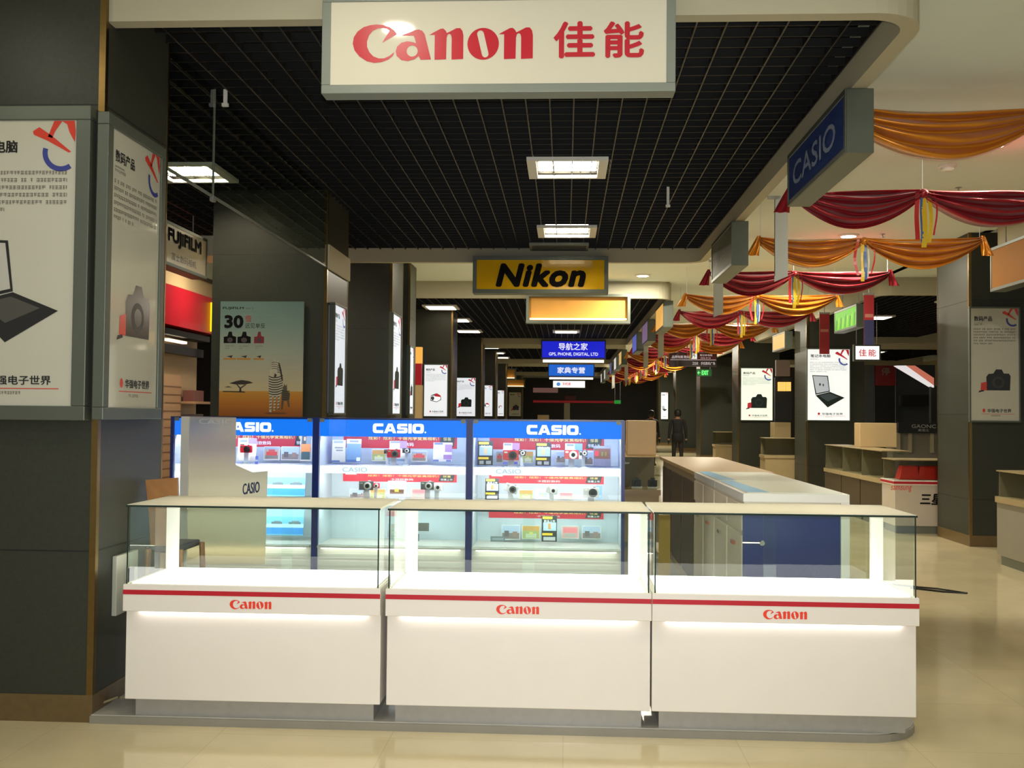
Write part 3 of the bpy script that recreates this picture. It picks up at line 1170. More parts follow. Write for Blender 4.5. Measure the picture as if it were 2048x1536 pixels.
# cabinet with the reflection sheet: upper shelf
card(527, 893, 559, 920, YB, 'small photo card of a red car in the sheeted cabinet', 'photo card', (225, 224, 216), car, 'photo_card')
card(562, 893, 598, 920, YB, 'small photo card of a street scene beside the red car card', 'photo card', (225, 224, 216), city, 'photo_card')
card(599, 867, 623, 922, 8.02, 'narrow portrait card of a woman in an orange top', 'photo card', (206, 196, 180),
     [(.06, .05, .94, .96, (112, 124, 130)), (.15, .52, .5, .92, (40, 46, 40)), (.3, .74, .46, .88, (206, 160, 126)), (.1, .3, .9, .62, (206, 126, 70)), (.15, .06, .85, .34, (56, 78, 84))], 'portrait_card')
card(474, 876, 512, 923, 7.98, 'white leaflet with a red camera picture in the sheeted cabinet', 'leaflet', (214, 208, 200),
     [(.55, .75, 1, 1, (140, 116, 140)), (.1, .82, .5, .92, (120, 130, 130)), (.12, .45, .35, .75, (110, 80, 66)), (.45, .4, .8, .65, (176, 40, 56)), (.1, .05, .7, .28, (250, 246, 230))])
t = card(510, 912, 516, 930, 7.9, 'blue price tag', 'price tag', (110, 124, 206), [(.1, .4, .9, .6, (220, 225, 245))], 'price_tag', easel=False)
t['label'] = 'small pale blue price tag beside the red camera leaflet'
for (u0, v0, u1, v1, lab) in ((534, 941, 610, 992, 'blue seaside card with two boats, upper one behind the beige reflection sheet'), (532, 1020, 607, 1070, 'blue seaside card with two boats, lower one seen through the front glass')):
    c = card(u0, v0, u1, v1, 8.0, lab, 'photo card', (150, 204, 238), shore+[(.13, .44, .42, .52, (96, 110, 116)), (.6, .44, .92, .52, (96, 110, 116)), (.2, .52, .38, .56, (120, 136, 140)), (.68, .52, .88, .57, (120, 136, 140))], 'photo_card', easel=False)
# middle cabinet upper shelf
card(663, 880, 691, 924, 8.0, 'tall grey leaflet at the near end of the middle cabinet', 'leaflet', (190, 184, 176), [(.1, .86, .8, .96, (130, 140, 146)), (.2, .62, .8, .68, (120, 120, 120)), (.3, .5, .8, .56, (120, 120, 120)), (0, 0, .6, .08, (70, 90, 140))])
card(692, 878, 722, 924, 7.98, 'blue-grey leaflet beside the tall grey leaflet', 'leaflet', (96, 124, 158), [(0, .8, 1, 1, (176, 170, 176)), (.2, .86, .8, .94, (104, 112, 140)), (0, 0, .75, .1, (60, 84, 136)), (.7, .05, .95, .2, (220, 224, 226))])
card(743, 899, 772, 922, YB, 'small photo card of an autumn park in the middle cabinet', 'photo card', (226, 224, 216), park, 'photo_card')
card(822, 902, 854, 923, YB, 'small photo card of a red pavilion in the middle cabinet', 'photo card', (226, 224, 216), car, 'photo_card')
card(778, 882, 813, 922, 8.02, 'leaflet behind the red cameras in the middle cabinet', 'leaflet', (200, 194, 188), [(.6, .62, 1, 1, (150, 116, 156)), (.05, .9, .6, .98, (120, 124, 130)), (0, 0, 1, .12, (120, 140, 160))])
card(866, 885, 904, 923, 8.02, 'grey and purple leaflet at the far end of the middle cabinet', 'leaflet', (198, 190, 182), [(.62, .5, 1, .9, (142, 106, 156)), (.55, .12, 1, .36, (142, 106, 156)), (.05, .88, .5, .98, (90, 104, 150)), (0, 0, .3, .1, (90, 100, 150)), (.7, 0, .95, .1, (90, 100, 150))])
# middle cabinet, second shelf
card(775, 962, 812, 996, 7.9, 'bright white card with a small cake picture, middle cabinet', 'leaflet', (226, 226, 244), [(.1, .6, .9, .85, (246, 246, 252)), (.12, .25, .88, .5, (120, 84, 66)), (.38, .36, .6, .55, (232, 216, 90))])
card(699, 978, 737, 997, YB, 'small dim photo card of a street in the middle cabinet, lower shelf', 'photo card', (220, 214, 200), city, 'photo_card')
card(740, 978, 771, 997, YB, 'small photo card of a garden beside the dim street card', 'photo card', (220, 214, 200), park, 'photo_card')
card(822, 977, 852, 997, YB, 'small pink photo card on the lower shelf of the middle cabinet', 'photo card', (220, 214, 200), pink, 'photo_card')
# end cabinet upper shelf
card(955, 882, 986, 930, 7.97, 'black card with yellow bars nearest the navy post of the end cabinet', 'leaflet', (36, 38, 36), blackcard)
card(1071, 885, 1102, 931, 7.97, 'black card with yellow bars in the middle of the end cabinet', 'leaflet', (36, 38, 36), blackcard)
card(1006, 886, 1039, 928, 8.02, 'leaflet behind the red camera in the end cabinet, near side', 'leaflet', (206, 198, 190), [(.55, .62, 1, 1, (158, 112, 160)), (.05, .88, .5, .97, (116, 128, 120)), (0, 0, .9, .1, (80, 84, 160)), (0, .1, 1, .3, (150, 140, 134))])
card(1130, 887, 1165, 930, 8.02, 'leaflet with a blue corner behind the red camera, far side of the end cabinet', 'leaflet', (210, 204, 196), [(.55, .62, 1, 1, (110, 150, 200)), (.1, .88, .5, .97, (110, 130, 126)), (0, 0, 1, .28, (150, 160, 164))])
card(1045, 902, 1067, 926, YB, 'small photo card of an orchard in the end cabinet', 'photo card', (224, 222, 214), park, 'photo_card')
card(992, 902, 1006, 926, YB, 'small photo card peeping out beside the near black card', 'photo card', (224, 222, 214), car, 'photo_card')
card(1112, 903, 1131, 926, YB, 'small photo card of rooftops in the end cabinet', 'photo card', (224, 222, 214), city, 'photo_card')
card(1167, 903, 1186, 930, YB, 'small photo card half behind the dark picture card', 'photo card', (224, 222, 214), city, 'photo_card')
card(1187, 892, 1222, 932, 7.98, 'dark picture card with a red dot at the far end of the end cabinet', 'photo card', (112, 108, 136), [(.05, .36, .95, .86, (104, 66, 56)), (.08, .5, .3, .75, (206, 50, 66)), (.45, .5, .55, .7, (110, 120, 50)), (.65, .5, .75, .7, (110, 110, 50)), (0, .88, 1, 1, (126, 128, 138))], 'photo_card')
# end cabinet second shelf
card(970, 957, 998, 999, 7.93, 'bright yellow and black card on the second shelf of the end cabinet', 'leaflet', (40, 42, 42), brightcard)
card(1038, 980, 1066, 998, YB, 'small faded photo card behind the tilted white camera', 'photo card', (226, 224, 214), park, 'photo_card')
card(1071, 978, 1100, 998, 8.05, 'pale blue card under the middle white camera', 'leaflet', (196, 220, 236), [(.25, .2, .8, .6, (150, 186, 190)), (.4, .3, .6, .5, (170, 150, 100))])
card(1118, 985, 1147, 998, YB, 'small pink photo card between the white cameras', 'photo card', (226, 220, 214), pink, 'photo_card')
card(1192, 972, 1204, 998, 8.08, 'slim blue leaflet behind the upright white camera', 'leaflet', (120, 160, 222), [(.1, .1, .9, .3, (160, 190, 236))])
# end cabinet, lowest deck (seen through the front counters)
deck = [(1003, 1050, 1040, 1079, 'small photo card of a crowd, lowest deck of the end cabinet', city), (1044, 1051, 1080, 1078, 'small photo card of yellow fields, lowest deck of the end cabinet', park),
        (1123, 1052, 1158, 1077, 'small pink photo card on the lowest deck of the end cabinet', pink), (1164, 1052, 1202, 1078, 'small photo card of blue hills, lowest deck of the end cabinet', city)]
for (a0, b0, a1, b1, lb, pic) in deck:
    card(a0, b0, a1, b1, YB, lb, 'photo card', (226, 226, 218), pic, 'photo_card')
card(1083, 1032, 1114, 1083, 7.93, 'bright yellow and black card on the lowest deck of the end cabinet', 'leaflet', (36, 44, 44), brightcard)
card(815, 1068, 838, 1082, 7.95, 'small navy price plate on the lowest deck of the middle cabinet', 'price tag', (70, 84, 116), [(.1, .3, .9, .7, (96, 112, 146))], 'price_tag', easel=False)
card(833, 1046, 858, 1062, 8.1, 'small dark picture at the back of the lowest deck, middle cabinet', 'photo card', (96, 94, 88), [(.1, .1, .9, .9, (80, 78, 72))], 'photo_card')
card(981, 1073, 1010, 1083, 7.95, 'small grey price plate on the lowest deck of the end cabinet', 'price tag', (110, 120, 124), [(.1, .3, .9, .7, (150, 160, 166))], 'price_tag', easel=False)


def camera_model(px, py, Y, w_, label, body, ring, stand=True, tilt=0.0, second=None):
    p = at(px, py, Y)
    zb = None
    t = thing('compact_camera', label, 'camera', (p.x, Y, p.z-w_*.32), 'compact cameras in the blue cabinets')
    R = Matrix.Rotation(tilt, 4, 'Y')
    fr = Fr((p.x, Y-.02, p.z), R.to_3x3() @ Vector((1, 0, 0)), R.to_3x3() @ Vector((0, 0, 1)))
    h = w_*.62
    mb = MB()
    mb.fbox(fr, -w_/2, -h/2, w_/2, h/2, -.022, 0, body)
    mb.fbox(fr, w_*.12, h/2, w_*.3, h/2+.006, -.016, -.004, ring)
    mb.build('body', t, bevel=.006)
    c = fr.p(w_*.12, -.01*w_, .0)
    mb = MB()
    rr = w_*.27
    prof = [(rr, 0), (rr, -.012), (rr*.86, -.012), (rr*.8, -.022), (rr*.55, -.022)]
    mb.lathe(c, prof, ring, 22, 'y')
    ln = mb.build('lens', t, smooth=False)
    mb = MB()
    mb.lathe(c+Vector((0, -.0225, 0)), [(rr*.55, 0), (rr*.4, -.001)], DARK, 18, 'y')
    mb.build('lens_glass', ln)
    mb = MB()
    mb.fquad(fr, -w_*.42, h*.2, -w_*.22, h*.36, .001, CHROME)
    mb.build('flash_window', t)
    if stand:
        zs = 1.098 if p.z > 1.09 else .833
        mb = MB()
        mb.box(p.x-w_*.4, Y-.04, zs, p.x+w_*.4, Y+.03, zs+.008, mat('acrylic', (232, 236, 238), .15))
        mb.add([Vector((p.x-w_*.2, Y-.012, zs+.008)), Vector((p.x+w_*.2, Y-.012, zs+.008)), fr.p(w_*.2, -h/2, -.02), fr.p(-w_*.2, -h/2, -.02)], [(0, 1, 2, 3), (3, 2, 1, 0)], mat('acrylic', (232, 236, 238), .15))
        mb.build('stand', t)
    return t


RB = mat('red_camera_body', (186, 26, 40), .25)
SB = mat('grey_camera_body', (92, 96, 96), .3, metal=.3)
WB = mat('white_camera_body', (240, 240, 238), .3)
BB = mat('black_camera_body', (30, 30, 30), .3)
LW = mat('silver_ring', (226, 226, 222), .25, metal=.4)
camera_model(493, 898, 7.93, .09, 'red compact camera in the sheeted cabinet', RB, BB)
camera_model(788, 907, 7.93, .10, 'red compact camera on a stand in the middle cabinet', RB, SB)
camera_model(775, 903, 7.99, .05, 'small black camera half behind the red one, middle cabinet', BB, SB)
camera_model(813, 901, 7.97, .06, 'black camera with chrome lens beside the red one, middle cabinet', BB, LW)
camera_model(1022, 910, 7.93, .12, 'red compact camera in the end cabinet, nearer the navy post', RB, BB)
camera_model(1044, 905, 7.97, .06, 'black camera with white lens ring leaning behind the red one', BB, LW, tilt=.3)
camera_model(1143, 909, 7.93, .11, 'red compact camera with pale lens in the end cabinet, further from the post', RB, LW)
camera_model(1167, 906, 7.97, .06, 'black camera with bright lens ring beside the pale-lens red one', BB, LW)
camera_model(733, 971, 7.9, .11, 'grey camera with white lens ring on the second shelf, middle cabinet', SB, LW)
camera_model(752, 971, 7.94, .06, 'small red-edged camera behind the grey one, middle cabinet', RB, LW)
camera_model(855, 971, 7.9, .10, 'silver-grey camera with white lens on the second shelf, middle cabinet', SB, LW)
camera_model(874, 974, 7.94, .09, 'white camera beside the silver-grey one, middle cabinet', WB, LW)
camera_model(1023, 977, 7.9, .10, 'tilted white camera on the second shelf of the end cabinet', WB, SB, tilt=.35)
camera_model(1104, 980, 7.9, .09, 'tilted pink-white camera in the middle of the second shelf, end cabinet', WB, LW, tilt=.25)
camera_model(1182, 985, 7.9, .12, 'upright white camera with black lens on the second shelf, end cabinet', WB, BB)

# beige sheet added over the first cabinet in place of its door reflection
t = thing('reflection_sheet', 'beige translucent sheet with a blue maker name, standing in for glass door reflections', 'reflection stand-in', (-2.6, 7.70, .04))
sheet = frosted('beige_reflection_film', (240, 230, 208), .72, .4)
mb = MB()
P = [(365, 833), (472, 835), (471, 930), (505, 945), (535, 942), (530, 1128), (372, 1128), (366, 990)]
Yc = 7.72
W3 = [at(a, b, Yc) for a, b in P]
n = len(W3)
mb.add(W3+[q+Vector((0, .004, 0)) for q in W3], [tuple(range(n-1, -1, -1)), tuple(range(n, 2*n))]+[(i, (i+1) % n, n+(i+1) % n, n+i) for i in range(n)], sheet)
mb.build('sheet', t)
mb = MB()
a, b = at(485, 990, Yc-.002), at(520, 962, Yc-.002)
mb.ftext(Fr((a.x, Yc-.002, a.z), (1, 0, .16)), 'CASIO', 0, 0, b.x-a.x, .085, 0, mat('navy_print', (56, 66, 108), .5), bold=.02)
mb.ftext(Fr((at(398, 848, Yc).x, Yc-.002, at(398, 848, Yc).z), (1, 0, 0)), 'CASIO', 0, 0, .27, .04, 0, mat('reflected_letters', (226, 226, 226), .5), bold=.02)  # letters mirrored in the glass, painted on as pale print
mb.build('lettering', t)
mb = MB()
a, b = at(358, 1130, 7.70), at(379, 833, 7.70)
mb.box(a.x, 7.69, .04, b.x, 7.71, b.z, WHITE2)
mb.build('support_post', t)

# wooden stool chair behind the first counter
cx, cy = -2.155, 5.62
t = thing('bar_chair', 'brown wooden high chair tucked between the dark pillar and the first counter', 'chair', (cx, cy, .04))
mb = MB()
prof = [(-.06, .78), (-.075, .95), (-.10, 1.13), (.075, 1.145), (.085, .95), (.075, .78)]
pl = []
for yo in (0, .018):
    for (a, z) in prof:
        pl.append((cx+a, cy-.16+yo+(z-.78)*.04, z))
n = len(prof)
mb.add(pl, [tuple(range(n-1, -1, -1)), tuple(range(n, 2*n))]+[(i, (i+1) % n, n+(i+1) % n, n+i) for i in range(n)], WOOD)
mb.build('backrest', t)
mb = MB()
mb.box(cx-.1, cy-.14, .74, cx+.085, cy+.2, .775, DARK)
mb.build('seat', t, bevel=.01)
for (sx, sy) in ((-.075, -.15), (.1, -.15), (-.075, .18), (.1, .18)):
    mb = MB()
    mb.tube([(cx+sx, cy+sy, .76), (cx+sx*1.25, cy+sy*1.1, .04)], .016, WOOD, 8)
    mb.build('leg', t)
mb = MB()
mb.box(cx-.09, cy-.145, .3, cx+.115, cy-.13, .33, WOOD)
mb.build('foot_rail', t)

# electrical box on pillar flank and loose cable
a, b = atX(222, 1300, PX), atX(256, 1172, PX)
t = thing('switch_box', 'white electrical box fixed on the dark pillar behind the first counter', 'electrical box', (PX, 5.15, .5))
fr = Fr((PX, atX(222, 1240, PX).y, .47), (0, 1, 0))
mb = MB()
mb.fbox(fr, 0, 0, .26, .30, .0, .025, mat('pale_grey_box', (190, 190, 176), .4))
mb.build('casing', t, bevel=.004)
mb = MB()
mb.fbox(fr, .12, .12, .2, .22, .025, .03, DARK)
mb.build('socket', t)
p = atZ(205, 1412, .045)
mb = MB()
pts = [(p.x-.03, p.y-.05, .05), (p.x+.0, p.y, .06), (p.x+.05, p.y+.05, .075), (p.x+.03, p.y+.12, .055), (p.x+.07, p.y+.15, .05)]
mb.tube(pts, .006, mat('beige_cable', (150, 140, 104), .5), 6)
tag(mb.build('power_cable'), 'short beige cable loose on the platform beside the pillar foot', 'cable')
p = atZ(1840, 1176, 0)
mb = MB()
mb.tube([(p.x-.3, p.y+.2, .008), (p.x, p.y, .008), (p.x+.12, p.y-.1, .012), (p.x+.3, p.y-.28, .008), (p.x+.12, p.y-.22, .008), (p.x-.1, p.y-.05, .008)], .008, DARK, 6)
tag(mb.build('power_cable'), 'black cable loop lying on the beige floor beyond the end counter', 'cable')


# ------------------------------------------------------------------ white and blue side counters (run away from camera)
def side_unit(y0, y1, label, near):
    x0, x1 = 1.045, 1.66
    t = thing('storage_counter', label, 'counter', ((x0+x1)/2, (y0+y1)/2, .04), 'white storage counters behind the glass counter')
    mb = MB()
    mb.box(x0+.02, y0+.05, .04, x1-.05, y1-.005, .10, GREYP)
    mb.build('plinth', t)
    mb = MB()
    mb.box(x0+.01, y0+.004, .10, x1-.03, y1, 1.0, mat('counter_side', (232, 220, 198), .4))
    mb.build('body', t)
    if near:
        mb = MB()
        mb.box(x0, y0-.004, .10, x1-.05, y0+.004, .985, NAVY)
        tag(mb.build('end_panel', t), 'navy blue end panel')
        mb = MB()
        mb.box(x1-.05, y0-.02, .04, x1, y0+.03, 1.0, WHITE2)
        mb.build('end_post', t)
    mb = MB()
    mb.box(x0, y0-.02 if near else y0, 1.0, x1, y1, 1.05, WHITE2)
    mb.build('top_board', t, bevel=.003)
    mb = MB()
    mb.box(x0+.03, y0+.02, 1.05, x1-.03, y1-.02, 1.054, mat('pale_glass_top', (232, 238, 224), .3))
    g = mb.build('glass_top', t)
    mb = MB()
    q = glow('blue_reflection_glow', (120, 196, 246), .8)
    mb.add([(x0+.03, y0+.03, 1.0545), (x0+.16, y0+.03, 1.0545), (x0+.12, y1-.03, 1.0545), (x0+.03, y1-.03, 1.0545)], [(0, 1, 2, 3)], mat('blue_top_reflection', (130, 204, 255), .35))  # bluish reflection on the glass top, painted as a stripe
    mb.build('blue_reflection', g)
    for k in range(2):
        ya = y0+(y1-y0)*k/2+.02
        yb_ = y0+(y1-y0)*(k+1)/2-.02
        mb = MB()
        mb.box(x0-.004, ya, .16, x0+.008, yb_, .80, mat('door_face', (228, 214, 190), .4))
        d = mb.build('door', t)
        mb = MB()
        mb.box(x0-.02, (ya+yb_)/2-.05, .72, x0-.004, (ya+yb_)/2+.05, .74, CHROME if k else mat('copper_pull', (190, 110, 90), .3, metal=.8))
        mb.build('handle', d)
        mb = MB()
        mb.box(x0-.004, ya, .83, x0+.008, yb_, .98, mat('door_face', (228, 214, 190), .4))
        mb.build('drawer', t)
    return t


side_unit(6.17, 7.31, 'white-topped storage counter with navy end panel, nearer of the pair', True)
side_unit(7.32, 8.46, 'white-topped storage counter, further of the pair', False)
t = thing('storage_counter', 'long brown-topped counter behind the white-topped pair', 'counter', (1.36, 10.0, .04))
mb = MB()
mb.box(1.08, 8.50, .04, 1.66, 11.5, 1.02, mat('brown_counter_side', (168, 150, 118), .4))
mb.build('body', t)
mb = MB()
mb.box(1.045, 8.47, 1.02, 1.69, 11.55, 1.05, mat('brown_top', (190, 160, 112), .35))
mb.build('top_board', t)
mb = MB()
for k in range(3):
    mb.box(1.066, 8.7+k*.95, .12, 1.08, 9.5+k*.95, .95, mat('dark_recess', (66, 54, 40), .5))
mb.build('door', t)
# yellow panel leaning on that side
a, b = at(1318, 1078, 9.2), at(1336, 1030, 9.2)
mb = MB()
mb.box(a.x, 9.2, .04, b.x+.02, 9.24, b.z, mat('mustard_card', (200, 160, 30), .5))
tag(mb.build('yellow_panel'), 'mustard yellow card standing beside the brown-topped counter', 'card')


# ------------------------------------------------------------------ generic glass counters elsewhere in the hall
def glass_counter(name, label, x0, x1, y0, y1, top=1.05, deckz=.68, body=None, topm=None, ledge=None, stripe=None, group='glass counters of other stands', inner=None, base=.0):
    body = body or BEIGE
    t = thing(name, label, 'display counter', ((x0+x1)/2, (y0+y1)/2, base), group)
    mb = MB()
    mb.box(x0+.05, y0+.05, base, x1-.05, y1-.03, base+.1, GREYP)
    mb.build('plinth', t)
    mb = MB()
    mb.box(x0+.02, y0+.02, base+.1, x1-.02, y1, deckz-.06, body)
    mb.build('body', t)
    mb = MB()
    mb.box(x0, y0, deckz-.06, x1, y1, deckz, ledge or body)
    mb.build('ledge', t)
    if stripe:
        mb = MB()
        mb.box(x0-.003, y0-.003, deckz-.045, x1, y0, deckz-.015, stripe)
        mb.box(x0-.003, y0-.003, deckz-.045, x0, y1, deckz-.015, stripe)
        mb.build('stripe', t)
    mb = MB()
    mb.box(x0+.02, y0+.02, deckz, x1-.02, y0+.028, top-.012, GLASS)
    mb.box(x0+.02, y0+.02, deckz, x0+.028, y1-.02, top-.012, GLASS)
    mb.build('glass', t)
    mb = MB()
    mb.box(x0+.015, y0+.015, top-.012, x1-.015, y1, top, topm or body)
    mb.build('top_panel', t)
    mb = MB()
    mb.box(x0+.03, y1-.05, deckz, x1-.03, y1-.03, top-.012, mat('counter_back', (120, 110, 84), .5))
    mb.build('back_panel', t)
    return t


BRN = mat('dark_brown_laminate', (74, 60, 42), .35)
TAN = mat('tan_laminate', (176, 156, 116), .35)
c = glass_counter('display_counter', 'glass counter with two black cameras behind the tall blue cabinets', -.2, 1.06, 11.55, 12.1, body=TAN, topm=mat('brown_top', (190, 160, 112), .35))
for i, (px, lb) in enumerate(((1273, 'black camera on the rear glass counter, nearer the blue cabinet'), (1305, 'black camera on the rear glass counter, nearer the brown counter'))):
    p = at(px, 958, 11.8)
    t = thing('reflex_camera', lb, 'camera', (p.x, 11.8, .68), 'black cameras on the rear glass counter')
    mb = MB()
    mb.box(p.x-.05, 11.77, .70, p.x+.05, 11.83, .775, BB)
    mb.prism([(p.x-.025, 11.78), (p.x+.025, 11.78), (p.x+.02, 11.82), (p.x-.02, 11.82)], .775, .80, BB)
    mb.build('body', t)
    mb = MB()
    mb.lathe((p.x, 11.77, .735), [(.03, 0), (.03, -.05), (.02, -.05)], DARK, 16, 'y')
    mb.build('lens', t)
    mb = MB()
    mb.box(p.x-.06, 11.75, .681, p.x+.06, 11.85, .70, WHITE2)
    mb.build('stand', t)
a, b = at(1253, 900, 11.9), at(1311, 841, 11.9)
mb = MB()
mb.box(a.x, 11.8, 1.05, b.x, 12.1, b.z, BEIGE)
tag(mb.build('storage_box', bevel=.01), 'cream box standing on the rear glass counter beside the tall blue cabinets', 'box')

# stands beyond the aisle
for i, (y0, y1, lb) in enumerate(((14.45, 15.5, 'low brown glass counter behind the white red-striped counter'), (15.52, 16.55, 'low brown glass counter, middle of the brown row'), (16.57, 17.6, 'low brown glass counter at the far end of the brown row'))):
    glass_counter('display_counter', lb, 4.32, 4.74, y0, y1, body=BRN, topm=TAN, ledge=TAN, deckz=.66)
t = glass_counter('display_counter', 'white glass counter with a red stripe beside the wide stone pillar', 4.27, 5.7, 13.72, 14.3, top=.96, deckz=.69, body=mat('pale_grey_laminate', (206, 196, 184), .35), ledge=WHITE, stripe=REDM, topm=TAN)
mb = MB()
fr = Fr((0, 13.738, 0), (1, 0, 0))
a, b = at(1782, 984, 13.73), at(1824, 972, 13.73)
mb.ftext(fr, 'samsung', a.x, a.z, b.x, b.z, .001, REDTXT, bold=.0, shear=.2)
a, b = at(1840, 1010, 13.73), at(1900, 987, 13.73)
mb.ftext(fr, '三星数码', a.x, a.z, b.x+.2, b.z, .001, INK, bold=.03, shear=.15)
mb.build('lettering', t)
for i, (px, lb) in enumerate(((1815, 'red-orange cushion box in the red-striped counter, nearer the brown row'), (1852, 'red box in the red-striped counter against the wide pillar'))):
    p = at(px, 940, 14.0)
    mb = MB()
    mb.add([(p.x-.14, 13.9, .692), (p.x+.12, 13.9, .692), (p.x+.12, 14.1, .692), (p.x-.14, 14.1, .692),
            (p.x-.09, 13.95, .87), (p.x+.12, 13.95, .87), (p.x+.12, 14.08, .87), (p.x-.09, 14.08, .87)],
           [(3, 2, 1, 0), (4, 5, 6, 7), (0, 1, 5, 4), (1, 2, 6, 5), (2, 3, 7, 6), (3, 0, 4, 7)], mat('scarlet_box', (214, 44, 26), .4))
    tag(mb.build('gift_box', bevel=.01), lb, 'box', 'red boxes in the red-striped counter')
a, b = at(1709, 908, 16.2), at(1783, 846, 16.2)
mb = MB()
mb.box(a.x+.05, 16.1, 1.05, b.x+.05, 16.4, b.z, BEIGE)
tag(mb.build('storage_box', bevel=.01), 'cream box on the brown glass counters beyond the aisle', 'box')
t = thing('wall_cabinet', 'grey glazed cabinet with a black name board behind the cream box', 'cabinet', (6.2, 18.4, 0))
a, b = at(1786, 912, 18.4), at(1890, 848, 18.4)
mb = MB()
mb.box(a.x, 18.4, 0, b.x, 18.8, at(1800, 866, 18.4).z, mat('grey_cabinet', (110, 104, 90), .4))
mb.build('body', t)
mb = MB()
for px in (1797, 1820, 1864):
    q = at(px, 880, 18.38).x
    mb.box(q-.03, 18.37, .9, q+.03, 18.4, at(1800, 866, 18.4).z, mat('cabinet_post', (150, 140, 112), .4))
mb.build('posts', t)
mb = MB()
q0, q1 = at(1796, 866, 18.36), at(1890, 846, 18.36)
mb.box(q0.x, 18.34, q0.z, q1.x, 18.4, q1.z, DARK)
nb = mb.build('name_board', t)
mb = MB()
fr = Fr((0, 18.339, 0), (1, 0, 0))
q0, q1 = at(1823, 856, 18.34), at(1872, 849, 18.34)
mb.ftext(fr, 'GAONC', q0.x, q0.z, q1.x, q1.z, .001, mat('pale_letters', (150, 150, 146), .4), bold=.02)
q0, q1 = at(1836, 863, 18.34), at(1858, 858, 18.34)
mb.ftext(fr, '高诺士', q0.x, q0.z, q1.x, q1.z, .001, mat('pale_letters', (150, 150, 146), .4), bold=.02)
mb.build('lettering', nb)
glass_counter('display_counter', 'dark glass counter with a tan top standing in front of the wide stone pillar', 4.45, 5.1, 8.6, 11.0, top=.97, deckz=.70, body=mat('grey_stand', (150, 146, 132), .4), topm=TAN, ledge=TAN)
glass_counter('display_counter', 'small tan glass counter between two dark pillars beyond the aisle', 4.25, 5.4, 22.4, 23.0, body=TAN, topm=TAN)
glass_counter('display_counter', 'distant tan counter beside the far grey pillar', 4.35, 5.2, 30.4, 31.0, body=TAN, topm=TAN)
a, b = at(1548, 930, 27), at(1582, 845, 27)
mb = MB()
mb.box(a.x, 27, 0, b.x, 27.5, b.z, TAN)
tag(mb.build('shop_cabinet', bevel=.01), 'plain tan cabinet in the gap between the two lit poster pillars', 'cabinet')


# ------------------------------------------------------------------ signs
def sign_front(name, label, px0, py0, px1, py1, Y, face, lettering, depth=.11, fw=.03, fm=None, group='hanging lightbox signs', hang=None, extra=None):
    a, b = at(px0, py1, Y), at(px1, py0, Y)
    t = thing(name, label, 'sign', ((a.x+b.x)/2, Y+depth/2, min(a.z, b.z)), group)
    fm = fm or FRAME
    fr = Fr((a.x, Y, a.z), (1, 0, 0))
    wd, ht = b.x-a.x, b.z-a.z
    mb = MB()
    mb.fbox(fr, 0, 0, wd, fw, -depth, 0, fm)
    mb.fbox(fr, 0, ht-fw, wd, ht, -depth, 0, fm)
    mb.fbox(fr, 0, fw, fw, ht-fw, -depth, 0, fm)
    mb.fbox(fr, wd-fw, fw, wd, ht-fw, -depth, 0, fm)
    mb.fbox(fr, fw, fw, wd-fw, ht-fw, -depth, -depth+.01, fm)
    mb.build('frame', t, bevel=.003)
    mb = MB()
    mb.fbox(fr, fw, fw, wd-fw, ht-fw, -depth*.6, -.006, face)
    mb.build('face', t)
    if lettering:
        mb = MB()
        lettering(mb, fr, wd, ht)
        mb.build('lettering', t)
    if extra:
        extra(t, fr, wd, ht)
    if hang:
        mb = MB()
        for u in (.12, .88):
            p = fr.p(wd*u, ht, -depth/2)
            mb.tube([p, (p.x, p.y, hang)], .006, STEEL, 6)
        mb.build('hanger', t)
    return t


def canon_sign(mb, fr, wd, ht):
    def X(px): return (px-642)/(1352-642)*wd
    bot = fr.o
    def Zp(px, py): return at(px, py, 4.85).z-fr.o.z
    mb.fgeo(fr, CANON, at(707, 80, 4.85).x-fr.o.x, Zp(880, 127), at(1066, 80, 4.85).x-fr.o.x, Zp(890, 50), -.004, SIGNRED)
    mb.ftext(fr, '佳', at(1107, 80, 4.85).x-fr.o.x, Zp(1150, 119), at(1190, 80, 4.85).x-fr.o.x, Zp(1150, 45), -.004, SIGNRED, bold=.03)
    mb.ftext(fr, '能', at(1207, 80, 4.85).x-fr.o.x, Zp(1245, 118), at(1288, 80, 4.85).x-fr.o.x, Zp(1245, 45), -.004, SIGNRED, bold=.03)


sign_front('hanging_sign', 'large white sign with crimson lettering hung on the fascia above the front counters', 642, -22, 1352, 187, 4.83,
           mat('sign_face_white', (216, 210, 190), rough=.06, noise=.02, spec=.6), canon_sign, depth=.11, fw=.042, fm=GREYP)


def nikon(mb, fr, wd, ht):
    mb.ftext(fr, 'Nikon', wd*.17, ht*.16, wd*.835, ht*.80, -.004, INK, bold=.055, shear=.22, space=1.08)


sign_front('hanging_sign', 'yellow sign with slanted black lettering under the far edge of the black ceiling', 945, 512, 1217, 586, 12.78, mat('sign_yellow', (232, 182, 26), rough=.07, noise=.04, spec=.6), nikon, fw=.05, depth=.21)


def lit_lower(mb, fr, wd, ht):
    pass


def warm_face(name, s_top=.75, s_bot=2.2):
    """translucent panel with its tube near the bottom"""
    key = ('w', name)
    if key in _M:
        return _M[key]
    m = glow(name, (250, 196, 110), s_top).copy()
    m.name = name
    _M[key] = m
    return m


